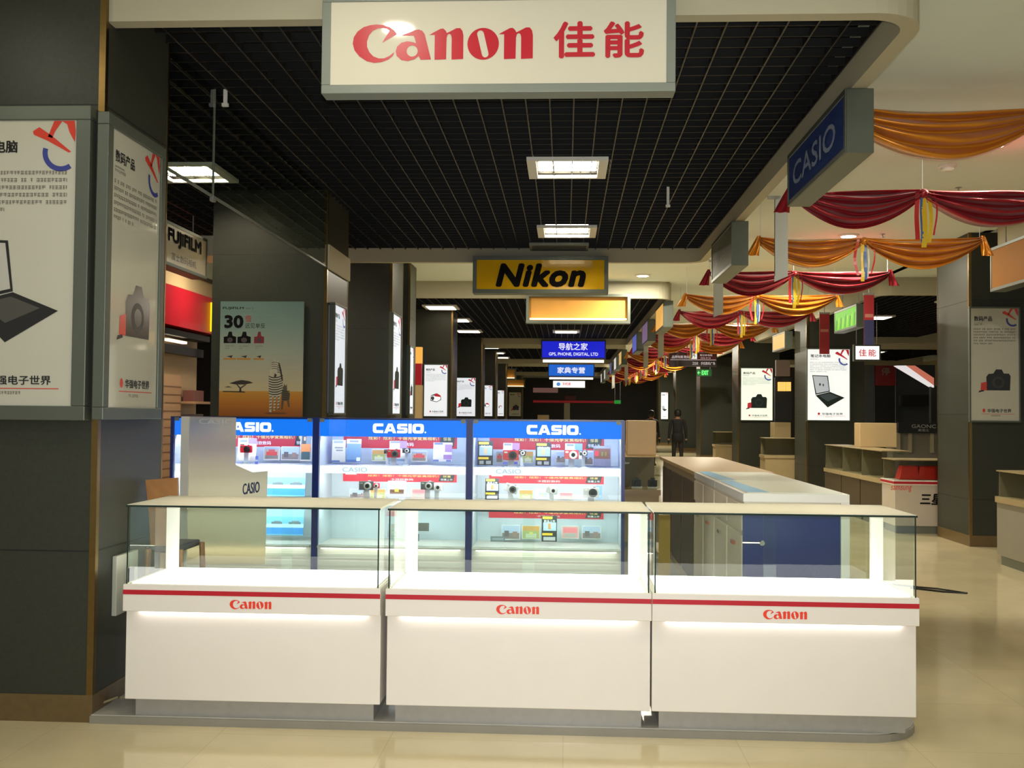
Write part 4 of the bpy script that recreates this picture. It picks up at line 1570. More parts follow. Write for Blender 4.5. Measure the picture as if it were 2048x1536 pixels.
def warm_sign(label, px0, py0, px1, py1, Y, hang=None):
    def ex(t, fr, wd, ht):
        mb = MB()
        mb.fbox(fr, .06, .06, wd-.06, .085, -.055, -.035, glow('sign_tube', (255, 226, 170), 4))
        mb.build('tube', t)
    a, b = at(px0, py1, Y), at(px1, py0, Y)
    t = thing('hanging_sign', label, 'sign', ((a.x+b.x)/2, Y, a.z), 'hanging lightbox signs')
    fr = Fr((a.x, Y, a.z), (1, 0, 0))
    wd, ht = b.x-a.x, b.z-a.z
    fw = .045
    mb = MB()
    for (u0, v0, u1, v1) in ((0, 0, wd, fw), (0, ht-fw, wd, ht), (0, fw, fw, ht-fw), (wd-fw, fw, wd, ht-fw)):
        mb.fbox(fr, u0, v0, u1, v1, -.20, 0, FRAME)
    mb.fbox(fr, fw, fw, wd-fw, ht-fw, -.20, -.19, FRAME)
    mb.build('frame', t)
    mb = MB()
    mb.fbox(fr, fw, fw, wd-fw, ht-fw, -.13, -.12, mat('warm_back_board', (226, 164, 78), .8))
    mb.build('back_board', t)
    if hang:
        mb = MB()
        for u in (.12, .88):
            p = fr.p(wd*u, ht, -.1)
            mb.tube([p, (p.x, p.y, hang)], .008, STEEL, 6)
        mb.build('hanger', t)
    ex(t, fr, wd, ht)
    return t


warm_sign('empty amber lightbox with its lit tube showing, hanging below the yellow sign', 1052, 588, 1261, 646, 16.8)


def bluetxt(top, sub):
    def f(mb, fr, wd, ht):
        wl = glow('sign_white_text', (235, 235, 255), .9)
        mb.ftext(fr, top, wd*.27, ht*.46, wd*.72, ht*.86, -.004, wl, bold=.02)
        if sub:
            mb.ftext(fr, sub, wd*.12, ht*.14, wd*.88, ht*.34, -.004, wl, bold=.02)
    return f


def strip_under(t, fr, wd, ht):
    mb = MB()
    mb.fbox(fr, wd*.03, -.10, wd*.97, -.03, -.06, -.01, glow('strip_lamp', (255, 240, 215), 2.2))
    mb.build('strip_lamp', t)


sign_front('hanging_sign', 'deep blue lit sign with white lettering and a lamp strip beneath', 1082, 681, 1212, 717, 28.1, glow('deep_blue_face', (32, 40, 215), .8), bluetxt('导航之家', 'GPS, PHONE, DIGITAL, LTD'), fm=mat('blue_frame', (28, 32, 120), .4), extra=strip_under, hang=GRID_Z)


def blue2(mb, fr, wd, ht):
    mb.ftext(fr, '家典专营', wd*.2, ht*.25, wd*.8, ht*.75, -.004, glow('sign_white_text', (235, 235, 255), .9), bold=.03)


sign_front('hanging_sign', 'paler blue lit sign with four white characters further down the hall', 1096, 728, 1189, 753, 39.2, glow('mid_blue_face', (40, 110, 225), .75), blue2, fm=mat('blue_frame2', (34, 60, 150), .4), extra=strip_under, hang=HALL_Z)


def wsign(mb, fr, wd, ht):
    mb.fell(fr, wd*.18, ht*.5, wd*.06, ht*.25, -.004, glow('sky_logo', (90, 150, 220), .8), 14)
    mb.ftext(fr, '手机城', wd*.3, ht*.35, wd*.55, ht*.75, -.004, glow('sign_pink_text', (220, 70, 80), .8), bold=.02)


sign_front('hanging_sign', 'small white lit sign at the far end of the hall', 1105, 761, 1171, 776, 52, glow('white_lit_face', (250, 248, 245), 1.1), wsign, hang=HALL_Z)
warm_sign('amber lightbox near the far poster pillars, nearer of the two', 960, 737, 1032, 759, 40, HALL_Z)
warm_sign('amber lightbox near the far poster pillars, further of the two', 989, 758, 1050, 775, 48, GRID_Z)


def jia(mb, fr, wd, ht):
    mb.ftext(fr, '佳能', wd*.18, ht*.28, wd*.82, ht*.72, -.004, glow('jia_red', (210, 50, 60), .7), bold=.02, space=1.3)


sign_front('hanging_sign', 'small white lit sign with two red characters beyond the laptop poster pillar', 1708, 689, 1762, 722, 19.0, glow('white_sign2', (255, 250, 245), 1.2), jia, hang=4.3)


# double-faced signs fixed under the aisle-side fascia
def side_sign(label, xc, y0, y1, z0, z1, face, lettering=None, th=.165, facing=-1, group='signs along the fascia edge', name='projecting_sign', rods=False):
    t = thing(name, label, 'sign', (xc, (y0+y1)/2, z0), group)
    xf = xc+facing*th/2
    mb = MB()
    mb.box(xc-th/2+.004, y0, z0, xc+th/2-.004, y1, z1, FRAME)
    if facing < 0:
        fr = Fr((xf, y1, z0), (0, -1, 0))
    else:
        fr = Fr((xf, y0, z0), (0, 1, 0))
    wd, ht = y1-y0, z1-z0
    fw = .035
    for (u0, v0, u1, v1) in ((0, 0, wd, fw), (0, ht-fw, wd, ht), (0, fw, fw, ht-fw), (wd-fw, fw, wd, ht-fw)):
        mb.fbox(fr, u0, v0, u1, v1, -.004, .006, FRAME)
    mb.build('case', t, bevel=.003)
    mb = MB()
    mb.fbox(fr, fw, fw, wd-fw, ht-fw, -.003, .002, face)
    mb.build('face', t)
    if rods:
        mb = MB()
        for yy_ in (y0+.2, y1-.2):
            mb.tube([(xc, yy_, z1), (xc, yy_, HALL_Z)], .008, STEEL, 6)
        mb.build('hanger', t)
    if lettering:
        mb = MB()
        lettering(mb, fr, wd, ht)
        mb.build('lettering', t)
    return t


def casio_side(mb, fr, wd, ht):
    mb.ftext(fr, 'CASIO', wd*.12, ht*.27, wd*.86, ht*.7, .004, mat('dull_white_letters', (150, 160, 180), .4), bold=.02)


side_sign('unlit navy sign with pale block lettering under the fascia beside the gold swag', 1.70, 6.07, 7.64, 3.04, SOFF_Z-.002, mat('unlit_navy_face', (44, 66, 128), rough=.12, noise=.05), casio_side)


def faint(mb, fr, wd, ht):
    mb.ftext(fr, '数码', wd*.2, ht*.3, wd*.7, ht*.7, .004, mat('faint_print', (110, 112, 96), .4), bold=.0)


side_sign('unlit grey sign under the fascia, second along the aisle', 1.70, 10.2, 11.6, 2.98, SOFF_Z-.002, mat('unlit_grey_face', (112, 114, 98), rough=.5, spec=.2), faint)
seq = [(17.3, 'lit amber sign under the fascia, third along the aisle', glow('amber_face', (240, 180, 90), .85)),
       (20.6, 'dull violet sign under the fascia, fourth along the aisle', glow('violet_face', (150, 120, 160), .5)),
       (23.8, 'blue and white sign under the fascia, fifth along the aisle', glow('bluewhite_face', (110, 120, 220), .55)),
       (30.2, 'amber sign under the fascia, sixth along the aisle', glow('amber_face2', (240, 200, 120), .7)),
       (33.4, 'white sign under the fascia, seventh along the aisle', glow('white_face3', (235, 232, 225), .8)),
       (36.8, 'blue-grey sign under the fascia, eighth along the aisle', glow('bluegrey_face', (110, 126, 170), .5)),
       (42.5, 'white sign under the fascia, ninth along the aisle', glow('white_face4', (225, 222, 215), .7)),
       (46.5, 'far white sign under the fascia, last along the aisle', glow('white_face5', (225, 222, 215), .7))]
for (y, lb, fm) in seq:
    side_sign(lb, 1.70, y, y+1.5, 2.98, SOFF_Z-.002, fm)


def leafy(mb, fr, wd, ht):
    for i in range(9):
        u = .08+.1*i
        mb.fpoly(fr, [(wd*u, ht*.12), (wd*(u+.03), ht*.12), (wd*(u+.07), ht*(.5+.3*((i*37) % 10)/10)), (wd*(u+.02), ht*.6)], .004, glow('leaf%d' % (i % 2), ((170, 230, 60) if i % 2 else (60, 140, 10)), .7))


side_sign('bright green lit sign beyond the aisle above the laptop poster', 4.66, 16.55, 17.9, 2.93, 3.30, glow('green_face', (96, 190, 20), .85), leafy, group='signs beyond the aisle', rods=True)
side_sign('amber lit sign beyond the aisle beside the camera poster pillar', 4.66, 21.9, 23.2, 2.93, 3.30, glow('amber_face3', (236, 176, 90), .85), None, group='signs beyond the aisle', rods=True)
side_sign('large unlit orange-brown sign on the near fascia beyond the aisle', 4.70, 8.9, 11.5, 2.88, 3.36, mat('unlit_orange_face', (176, 116, 36), rough=.6, spec=.1), None, group='signs beyond the aisle', rods=True)

# narrow hanging boards beside the fascia signs
for i, (y, z0, z1) in enumerate(((9.05, 2.70, 3.42), (12.75, 2.74, 3.42), (20.4, 2.66, 3.42), (24.2, 2.60, 3.42), (33.0, 2.62, 3.42), (42.0, 2.6, 3.42))):
    mb = MB()
    x = 1.80 if i < 4 else 1.86
    fr = Fr((x, y, z0), (1, 0, 0))
    mb.fpoly(fr, [(0, -.03), (.115, .02), (.115, z1-z0), (0, z1-z0)], .006, mat('grey_board', (176, 178, 168), .5))
    mb.fpoly(fr, [(0, z1-z0), (.115, z1-z0), (.115, .02), (0, -.03)], -.006, mat('grey_board', (176, 178, 168), .5))
    mb.fbox(fr, 0, .02, .004, z1-z0, -.006, .006, mat('grey_board', (176, 178, 168), .5))
    mb.box(1.74, y-.006, z1-.03, x+.05, y+.006, z1, STEEL)
    tag(mb.build('hanging_board'), 'narrow grey board hanging at the fascia edge, %s along the aisle' % names[i], 'board', 'narrow boards along the fascia edge')
for i, (px, ytop, ybot, Y, two, lb) in enumerate(((1649, 628, 708, 18.4, False, 'narrow red banner hanging in front of the laptop poster'), (1738, 590, 690, 15.7, True, 'narrow red and navy banner hanging beside the green sign'),
                                            (1403, 734, 765, 38.0, False, 'small distant red banner under the direction board'))):
    a, b = at(px-10, ybot, Y), at(px+10, ytop, Y)
    if i == 2:
        a, b = at(px-4, ybot, Y), at(px+4, ytop, Y)
    rd = mat('banner_cloth_red', (150, 28, 36), .6)
    mb = MB()
    fr = Fr((a.x, Y, a.z), (1, 0, 0))
    wd, ht = b.x-a.x, b.z-a.z
    mb.fbox(fr, 0, 0, wd, ht*(1 if not two else 1), -.01, 0, rd)
    if two:
        mb.fquad(fr, 0, 0, wd, ht*.5, .001, mat('banner_cloth_navy', (44, 44, 84), .6))
    mb.fquad(fr, wd*.1, ht*.55, wd*.9, ht*.62, .0015, mat('banner_cloth_pale', (176, 110, 96), .6))
    mb.fbox(fr, -.01, ht, wd+.01, ht+.03, -.015, .005, STEEL)
    mb.tube([(a.x+wd/2, Y, b.z), (a.x+wd/2, Y, HALL_Z)], .006, STEEL, 6)
    tag(mb.build('hanging_banner'), lb, 'banner', 'narrow banners beyond the aisle')

# overhead direction board and exit sign
def direction(mb, fr, wd, ht):
    wm = glow('board_text', (210, 200, 205), .6)
    mb.ftext(fr, '品牌电脑 数码', wd*.05, ht*.58, wd*.42, ht*.78, -.004, wm, bold=.008)
    mb.fquad(fr, wd*.46, ht*.54, wd*.58, ht*.94, -.004, glow('board_square', (225, 230, 225), .8))
    mb.ftext(fr, '↑', wd*.49, ht*.6, wd*.55, ht*.88, -.003, glow('board_mark', (60, 120, 90), .5), bold=.0)
    mb.ftext(fr, '笔记本电脑', wd*.64, ht*.74, wd*.9, ht*.88, -.004, wm, bold=.0)
    mb.ftext(fr, '出口', wd*.66, ht*.56, wd*.86, ht*.66, -.004, wm, bold=.0)
    mb.fquad(fr, .02, ht*.46, wd-.02, ht*.49, -.004, wm)
    mb.fquad(fr, .03, .03, wd-.03, ht*.45, -.0045, mat('board_black', (16, 12, 14), .4))
    mb.ftext(fr, '卫生间', wd*.48, ht*.12, wd*.6, ht*.34, -.003, wm, bold=.008)
    mb.ftext(fr, '手机数码广场', wd*.66, ht*.12, wd*.96, ht*.34, -.003, wm, bold=.008)


sign_front('direction_board', 'dark maroon direction board hanging across the aisle beneath the swags', 1339, 705, 1434, 733, 26.0, mat('maroon_face', (64, 20, 30), .3), direction, depth=.09, fw=.02, fm=DARK, hang=HALL_Z, group='boards over the aisle')


def exitsign(mb, fr, wd, ht):
    g = glow('exit_green', (90, 230, 110), .9)
    mb.ftext(fr, '←', wd*.06, ht*.3, wd*.25, ht*.7, -.004, g, bold=.04)
    mb.ftext(fr, 'EXIT', wd*.34, ht*.2, wd*.78, ht*.8, -.004, g, bold=.03)


sign_front('exit_sign', 'small green lit exit sign below the direction board', 1393, 738, 1424, 753, 34.0, mat('exit_face', (14, 60, 24), .4), exitsign, depth=.05, fw=.015, fm=DARK, hang=HALL_Z, group='boards over the aisle')
sign_front('exit_sign', 'tiny distant green lit exit sign at the end of the aisle', 1228, 800, 1242, 808, 55.0, glow('exit_face_far', (30, 150, 50), .5), None, depth=.05, fw=.015, fm=DARK, hang=HALL_Z, group='boards over the aisle')

# ceiling fittings on the aisle
p = atZ(1895, 330, HALL_Z)
mb = MB()
mb.lathe((p.x, p.y, HALL_Z-.055), [(.03, 0), (.055, .012), (.06, .03), (.075, .035), (.075, .055)], WHITE2, 20)
tag(mb.build('smoke_detector', smooth=False), 'white smoke detector on the cream aisle ceiling between gold and red swags', 'smoke detector')
for i, (px, py) in enumerate(((1917, 375), (1765, 468))):
    p = atZ(px, py, HALL_Z)
    mb = MB()
    mb.lathe((p.x, p.y, HALL_Z-.04), [(.02, 0), (.02, .006), (.007, .01), (.007, .034), (.03, .036), (.03, .04)], STEEL, 14)
    tag(mb.build('sprinkler_head'), ['steel sprinkler head on the ceiling just before the first red swag', 'steel sprinkler head on the ceiling just before the second gold swag'][i], 'sprinkler')
p = atZ(1610, 533, HALL_Z-.1)
t = thing('dome_camera', 'small white dome camera hanging from the aisle ceiling', 'security camera', (p.x, p.y, HALL_Z-.16))
mb = MB()
mb.lathe((p.x, p.y, HALL_Z-.16), [(.01, 0), (.05, .02), (.07, .06), (.06, .1)], WHITE2, 18)
mb.build('dome', t, smooth=True)
mb = MB()
mb.lathe((p.x, p.y, HALL_Z-.06), [(.08, 0), (.08, .06)], WHITE2, 18)
mb.build('mount', t)
for i, (px, py0, py1) in enumerate(((1336, 378, 412), (451, 185, 210))):
    p = atZ(px, py0, GRID_Z)
    q = at(px, py1, p.y)
    mb = MB()
    mb.box(p.x-.012, p.y-.006, q.z, p.x+.012, p.y+.006, GRID_Z+.02, WHITE2)
    mb.box(p.x-.02, p.y-.012, q.z-.01, p.x+.02, p.y+.012, q.z+.01, WHITE2)
    tag(mb.build('ceiling_hook'), ['thin white hanger dangling from the black grid beside the lamps', 'small white fitting dangling from the black grid near the first pillar'][i], 'hook')
p = atZ(1118, 493, GRID_Z-.02)
t = thing('air_vent', 'dark unlit slot vent in the black grid just above the yellow sign', 'vent', (p.x, p.y, GRID_Z-.03))
mb = MB()
mb.box(p.x-.36, 12.45, GRID_Z-.03, p.x+.36, 12.9, GRID_Z, GREYP)
mb.build('frame', t)
mb = MB()
for k in range(4):
    mb.box(p.x-.33, 12.5+k*.1, GRID_Z-.034, p.x+.33, 12.55+k*.1, GRID_Z-.03, DARK)
mb.build('slats', t)


# ------------------------------------------------------------------ posters
FX, FY = (1, 0, 0), (0, 1, 0)
a, b = at(-118, 812, 4.86), at(155, 245, 4.86)
b.z = 2.907
a.z = 1.522
t = poster_box('large unlit poster of an open laptop on the face of the near pillar', a, b, FX, False, 'laptop', frame=.07, depth=.055, seed=11)
y0, y1 = atX(219, 500, PX+.05).y, atX(317, 500, PX+.05).y
poster_box('narrow unlit poster of a camera on the flank of the near pillar', (PX+.05, y0, 1.517), (PX+.05, y1, 2.885), FY, False, 'dslr', frame=.06, depth=.045, seed=21)
a, b = at(1942, 841, 12.40), at(2037, 617, 12.40)
poster_box('unlit poster of a black camera on the wide stone pillar beyond the aisle', a, b, FX, False, 'dslr', frame=.02, depth=.03, seed=31)
a, b = at(1615, 840, 20.64), at(1699, 699, 20.64)
poster_box('lit white poster of a dark laptop on a pillar beyond the aisle', a, b, FX, True, 'laptop', frame=.02, depth=.05, seed=41)
a, b = at(1482, 840, 28.74), at(1545, 737, 28.74)
poster_box('lit white poster of a dark camera on a pillar beyond the aisle', a, b, FX, True, 'dslr', frame=.02, depth=.05, seed=51, tint=(240, 246, 226))
a, b = at(1322, 838, 53.1), at(1336, 785, 53.1)
poster_box('tiny distant lit poster beside the walking person', a, b, FX, True, 'laptop', frame=.02, depth=.05, seed=55, detail=False)
for i, (px, z0, z1, Y, lit, art, lb) in enumerate((
        (848, 0, 730, 20.54, True, 'compact', 'lit poster of a white and red camera, nearest of the row past the dark pillars'),
        (908, 0, 756, 27.94, True, 'dslr', 'lit poster of a dark green camera, second in the row past the dark pillars'),
        (962, 0, 771, 33.54, True, 'compact', 'lit poster of a small white and red camera, third in the row'),
        (993, 0, 781, 39.44, True, 'compact', 'slim lit poster of a red and white camera, fourth in the row'),
        (1018, 0, 785, 54.44, False, 'dslr', 'dull grey unlit poster at the end of the row'))):
    wpx = {848: 47, 908: 43, 962: 23, 993: 15, 1018: 24}[px]
    zb = at(px, 832, Y).z
    a, b = at(px, 832, Y), at(px+wpx, z1, Y)
    poster_box(lb, a, b, FX, lit, art, frame=.02, depth=.05, seed=60+i, detail=i < 2, tint=(236, 240, 244), bright=.85)
for (px0, px1, z0, z1, lb) in ((668, 690, 1.5, 2.54, 'lit poster seen edge-on on the flank of the savanna poster pillar'), (785, 801, 1.5, 2.78, 'lit poster seen edge-on on the flank of the blue-grey pillar'), (819.5, 827, 1.5, 2.45, 'sliver of a lit poster on the flank of the small dark pillar')):
    y0, y1 = atX(px0, 700, PX+.05).y, atX(px1, 700, PX+.05).y
    poster_box(lb, (PX+.05, y0, z0), (PX+.05, y1, z1), FY, True, 'dslr', frame=.02, depth=.045, seed=int(px0), tint=(226, 234, 244), bright=.8)

# savanna poster with zebra
Yp = 9.655
a, b = at(440, 832, Yp), at(610, 604, Yp)
t = thing('savanna_poster', 'unlit advertising poster with a zebra in dry grass on a dark pillar', 'poster', ((a.x+b.x)/2, Yp, a.z))
fr = Fr((a.x, Yp-.02, a.z), (1, 0, 0))
wd, ht = b.x-a.x, b.z-a.z
mb = MB()
n = 14
mb.fbox(fr, 0, 0, wd, ht, 0, .018, col((150, 150, 132)))
stops = [(1.0, (92, 118, 114)), (.80, (118, 140, 132)), (.6, (150, 160, 146)), (.4, (180, 176, 152)), (.225, (204, 188, 146)),
         (.2249, (206, 152, 56)), (.12, (186, 116, 32)), (0, (150, 84, 22))]


def shade(v):
    for (v1, c1), (v0, c0) in zip(stops, stops[1:]):
        if v0 <= v <= v1:
            k = (v-v0)/(v1-v0) if v1 > v0 else 0
            return tuple(int(round((a_+(b_-a_)*k)/3.0)*3) for a_, b_ in zip(c0, c1))


NB = 64
for i in range(NB):
    mb.fquad(fr, 0, ht*i/NB, wd, ht*(i+1)/NB, .0185, col(shade((i+.5)/NB)))
dk = col((52, 46, 34))
mb.fpoly(fr, [(wd*.12, ht*.285), (wd*.2, ht*.305), (wd*.27, ht*.315), (wd*.36, ht*.305), (wd*.41, ht*.29), (wd*.3, ht*.275), (wd*.2, ht*.275)], .0192, dk)
mb.fpoly(fr, [(wd*.24, ht*.21), (wd*.27, ht*.21), (wd*.265, ht*.24), (wd*.33, ht*.276), (wd*.31, ht*.276), (wd*.255, ht*.25), (wd*.22, ht*.276), (wd*.205, ht*.276), (wd*.245, ht*.24)], .0194, dk)
mb.fpoly(fr, [(wd*.04, ht*.21), (wd*.32, ht*.205), (wd*.3, ht*.216), (wd*.05, ht*.218)], .0194, dk)
mb.fpoly(fr, [(wd*.06, ht*.25), (wd*.16, ht*.25), (wd*.11, ht*.26)], .0194, dk)
# zebra: pale body with dark stripes and a foal
pale = col((196, 188, 164))


def zz(pts, d_, m_, ox=0.0, oy=0.0, k=1.0):
    mb.fpoly(fr, [(wd*(.6+ox+(x_-.6)*k), ht*(.04+oy+(y_-.04)*k)) for x_, y_ in pts], d_, m_)


# adult seen three-quarter from the front: legs, barrel, neck, head, ears, mane
for P_ in ([(.605, .04), (.63, .035), (.64, .19), (.605, .2)], [(.655, .05), (.675, .05), (.685, .19), (.655, .19)],
           [(.70, .06), (.715, .06), (.74, .2), (.705, .2)],
           [(.595, .19), (.655, .165), (.725, .175), (.76, .22), (.765, .30), (.735, .34), (.66, .35), (.605, .32), (.59, .25)],
           [(.60, .30), (.605, .39), (.63, .44), (.675, .455), (.715, .42), (.735, .33)],
           [(.62, .40), (.635, .45), (.665, .475), (.70, .47), (.715, .43), (.70, .38), (.675, .345), (.645, .345)],
           [(.655, .465), (.66, .50), (.675, .47)], [(.69, .465), (.705, .495), (.71, .455)]):
    ZN = globals().get('ZN', 0)+1
    zz(P_, .0192+ZN*.00005, pale)
zz([(.655, .345), (.675, .34), (.69, .36), (.665, .375)], .0201, dk)
zz([(.70, .475), (.722, .46), (.745, .40), (.765, .31), (.745, .32), (.725, .40)], .02, dk)
for k_ in range(8):
    z_ = .185+k_*.021
    zz([(.594, z_+.012), (.64, z_), (.70, z_+.002), (.762, z_+.02), (.762, z_+.028), (.70, z_+.011), (.64, z_+.009), (.594, z_+.02)], .0200+k_*.00002, dk)
for k_ in range(4):
    z_ = .38+k_*.018
    zz([(.695, z_), (.715, z_+.004), (.728, z_-.006), (.728, z_), (.715, z_+.011), (.695, z_+.006)], .0201, dk)
    zz([(.625, z_+.03), (.66, z_+.036), (.70, z_+.028), (.70, z_+.032), (.66, z_+.041), (.625, z_+.034)], .0201, dk)
for x_ in (.607, .657, .702):
    for k_ in range(5):
        zz([(x_, .06+k_*.026), (x_+.026, .066+k_*.026), (x_+.026, .073+k_*.026), (x_, .068+k_*.026)], .0201, dk)
# foal
fo = col((92, 84, 68))
for P_ in ([(.745, .06), (.765, .06), (.785, .17), (.755, .18)], [(.83, .085), (.85, .08), (.835, .17), (.80, .18)],
           [(.75, .15), (.80, .135), (.845, .15), (.85, .2), (.80, .235), (.755, .225)], [(.76, .21), (.765, .26), (.79, .275), (.815, .25), (.815, .2)],
           [(.775, .265), (.78, .29), (.79, .265)], [(.80, .265), (.81, .285), (.815, .255)]):
    ZN += 1
    zz(P_, .0196+ZN*.00005, fo)
for k_ in range(5):
    zz([(.752, .15+k_*.018), (.80, .142+k_*.018), (.846, .155+k_*.016), (.846, .161+k_*.016), (.80, .15+k_*.018), (.752, .157+k_*.018)], .0208, dk)
mb.fell(fr, wd*.68, ht*.028, wd*.14, ht*.008, .0192, col((110, 66, 22)), 18)
# cameras and print
mb.ftext(fr, '30', wd*.05, ht*.765, wd*.28, ht*.88, .0192, INK, bold=.05)
mb.ftext(fr, '倍', wd*.30, ht*.82, wd*.375, ht*.88, .0192, col((176, 70, 60)), bold=.01)
mb.ftext(fr, '远见单反', wd*.30, ht*.765, wd*.54, ht*.81, .0192, INK, bold=.0)
mb.ftext(fr, 'FUJIFILM', wd*.03, ht*.925, wd*.28, ht*.952, .0192, INK, bold=.02)
para(mb, fr, wd*.3, ht*.945, wd*.52, 1, .02, ht*.014, .0192, col((70, 76, 70)), 5)
for i, (u, w_) in enumerate(((.12, .075), (.29, .08), (.47, .06))):
    mb.fpoly(fr, [(wd*(u-w_), ht*.635), (wd*(u+w_), ht*.635), (wd*(u+w_), ht*.69), (wd*(u+w_*.4), ht*.70), (wd*(u+w_*.3), ht*.735), (wd*(u-w_*.2), ht*.735), (wd*(u-w_*.4), ht*.695), (wd*(u-w_), ht*.69)], .0192, INK if i < 2 else col((120, 32, 36)))
    mb.fell(fr, wd*u, ht*.662, wd*w_*.45, ht*.022, .0194, col((70, 56, 60)), 14)
    para(mb, fr, wd*(u-w_*.7), ht*.615, wd*(u+w_*.7), 2, ht*.02, ht*.01, .0192, col((110, 110, 98)), 8+i)
    mb.fquad(fr, wd*(u-w_), ht*.49, wd*(u+w_), ht*.505, .0192, col((190, 130, 50)))
    mb.fpoly(fr, [(wd*(u-w_*.5), ht*.52), (wd*(u+w_*.5), ht*.53), (wd*(u+w_*.3), ht*.505), (wd*(u-w_*.1), ht*.515)], .0193, dk)
mb.build('printed_sheet', t)

# ------------------------------------------------------------------ shop beyond the smoke curtain (behind the near pillar)
def fuji(mb, fr, wd, ht):
    mb.ftext(fr, 'FUJiFILM', wd*.05, ht*.46, wd*.84, ht*.86, .004, INK, bold=.045)
    mb.ftext(fr, '富士数码相机', wd*.14, ht*.16, wd*.72, ht*.33, .004, col((70, 66, 56)), bold=.0)


y0, y1 = atX(329, 520, -3.9).y, atX(413, 520, -3.9).y
side_sign('cream sign with tall black lettering beyond the smoke curtain', -3.98, y0, y1, 2.93, 3.37, mat('cream_sign_face', (226, 212, 176), rough=.3), fuji, facing=1, group='signs of the red and cream shop', name='hanging_sign', rods=True)
mb = MB()
mb.box(-4.1, y1+.05, 3.2, -3.7, y1+.6, 3.42, CREAM)
struct(mb.build('trim_9'), 'cream boxing above the shop')
XS = -4.6
t = thing('shop_fascia', 'crimson shop fascia box beyond the smoke curtain', 'shop fascia', (XS, 12.4, 2.5))
mb = MB()
mb.box(XS-.25, 10.6, 2.50, XS+.05, 13.25, 2.96, mat('crimson_laminate', (186, 20, 40), .35))
mb.build('panel', t)
mb = MB()
mb.box(XS+.05, 13.0, 2.53, XS+.10, 13.16, 2.90, glow('yellow_tube', (255, 226, 20), 1.2))
tag(mb.build('corner_lamp', t), 'lit yellow strip')
mb = MB()
mb.box(XS-.25, 10.6, 2.96, XS+.0, 13.25, 3.16, BEIGE)
mb.box(XS-.25, 10.6, 3.16, XS+.04, 13.25, 3.2, DARK)
mb.build('cap', t)
mb = MB()
mb.box(XS-.3, 10.3, 0, XS-.26, 13.4, 2.5, mat('shop_wall', (204, 176, 138), .5))
struct(mb.build('wall_shop'), 'warm beige partition of the neighbouring shop')
t = thing('track_lamp', 'black lamp bar under the crimson fascia', 'lamp', (XS-.1, 12.3, 2.3))
mb = MB()
mb.box(XS-.22, 11.0, 2.40, XS-.02, 13.2, 2.47, DARK)
mb.box(XS-.22, 11.0, 2.2, XS-.10, 13.2, 2.3, DARK)
mb.build('rail', t)
mb = MB()
mb.box(XS-.12, 11.9, 2.33, XS-.06, 12.5, 2.36, glow('bar_lamp', (255, 230, 190), 2.0))
mb.build('lamp_bar', t)
t = thing('slatwall_rack', 'beige slatted display rack with two shelves behind the blue cabinets', 'display rack', (XS-.1, 12.3, 0))
mb = MB()
mb.box(XS-.255, 11.85, .2, XS-.22, 12.75, 1.95, mat('slat_board', (206, 164, 128), .5))
for k in range(16):
    mb.box(XS-.222, 11.85, .3+k*.1, XS-.216, 12.75, .312+k*.1, col((140, 104, 78)))
mb.build('slat_panel', t)
for z in (1.6, 1.30, .98):
    mb = MB()
    mb.box(XS-.255, 11.0, z, XS-.05, 11.8, z+.03, mat('slat_board', (206, 164, 128), .5))
    mb.box(XS-.255, 12.8, z, XS-.05, 13.4, z+.03, mat('slat_board', (206, 164, 128), .5))
    mb.build('shelf', t)
for i, (y, z, lb) in enumerate(((11.45, 1.63, 'grey carton on the slatted rack, upper shelf near the pillar'), (11.5, 1.33, 'dark carton on the slatted rack, lower shelf near the pillar'), (13.0, 1.33, 'dark carton on the slatted rack beside the savanna poster pillar'), (13.0, 1.63, 'reddish carton on the slatted rack, upper shelf'))):
    mb = MB()
    mb.box(XS-.22, y-.18, z, XS-.08, y+.18, z+.14, col(((96, 84, 76), (92, 86, 84), (86, 78, 76), (140, 90, 80))[i]))
    tag(mb.build('carton', bevel=.005), lb, 'box', 'cartons on the slatted rack')
area('shop_fill_light', (XS+.6, 12.0, 3.3), .4, 18, WARM)  # added fill light for the cream shop sign, no fixture
# small lit things seen past the dark pillars
a, b = at(829, 727, 18.2), at(844, 694, 18.2)
mb = MB()
mb.box(a.x, 18.2, a.z, b.x, 18.3, b.z, glow('amber_face4', (240, 176, 80), .8))
tag(mb.build('amber_sign'), 'small amber lit sign glimpsed between the dark pillars and the first lit poster', 'sign')
a, b = at(829, 770, 18.2), at(843, 727, 18.2)
mb = MB()
mb.box(a.x, 18.2, a.z, b.x, 18.3, b.z, mat('crimson_laminate', (150, 20, 36), .35))
tag(mb.build('red_panel'), 'small crimson panel below the glimpsed amber sign', 'panel')
a, b = at(829, 834, 18.2), at(843, 770, 18.2)
mb = MB()
mb.box(a.x, 18.2, 0, b.x, 18.4, b.z, BEIGE)
tag(mb.build('shop_cabinet'), 'tan cabinet glimpsed beside the first lit poster of the row', 'cabinet')


# ------------------------------------------------------------------ deep right-hand shop: panels and escalator
def slab(name, px0, py0, px1, py1, Y, m, label, cat, th=.1, down=False):
    a, b = at(px0, py1, Y), at(px1, py0, Y)
    mb = MB()
    mb.box(a.x, Y, 0 if down else a.z, b.x, Y+th, b.z, m)
    return tag(mb.build(name), label, cat)


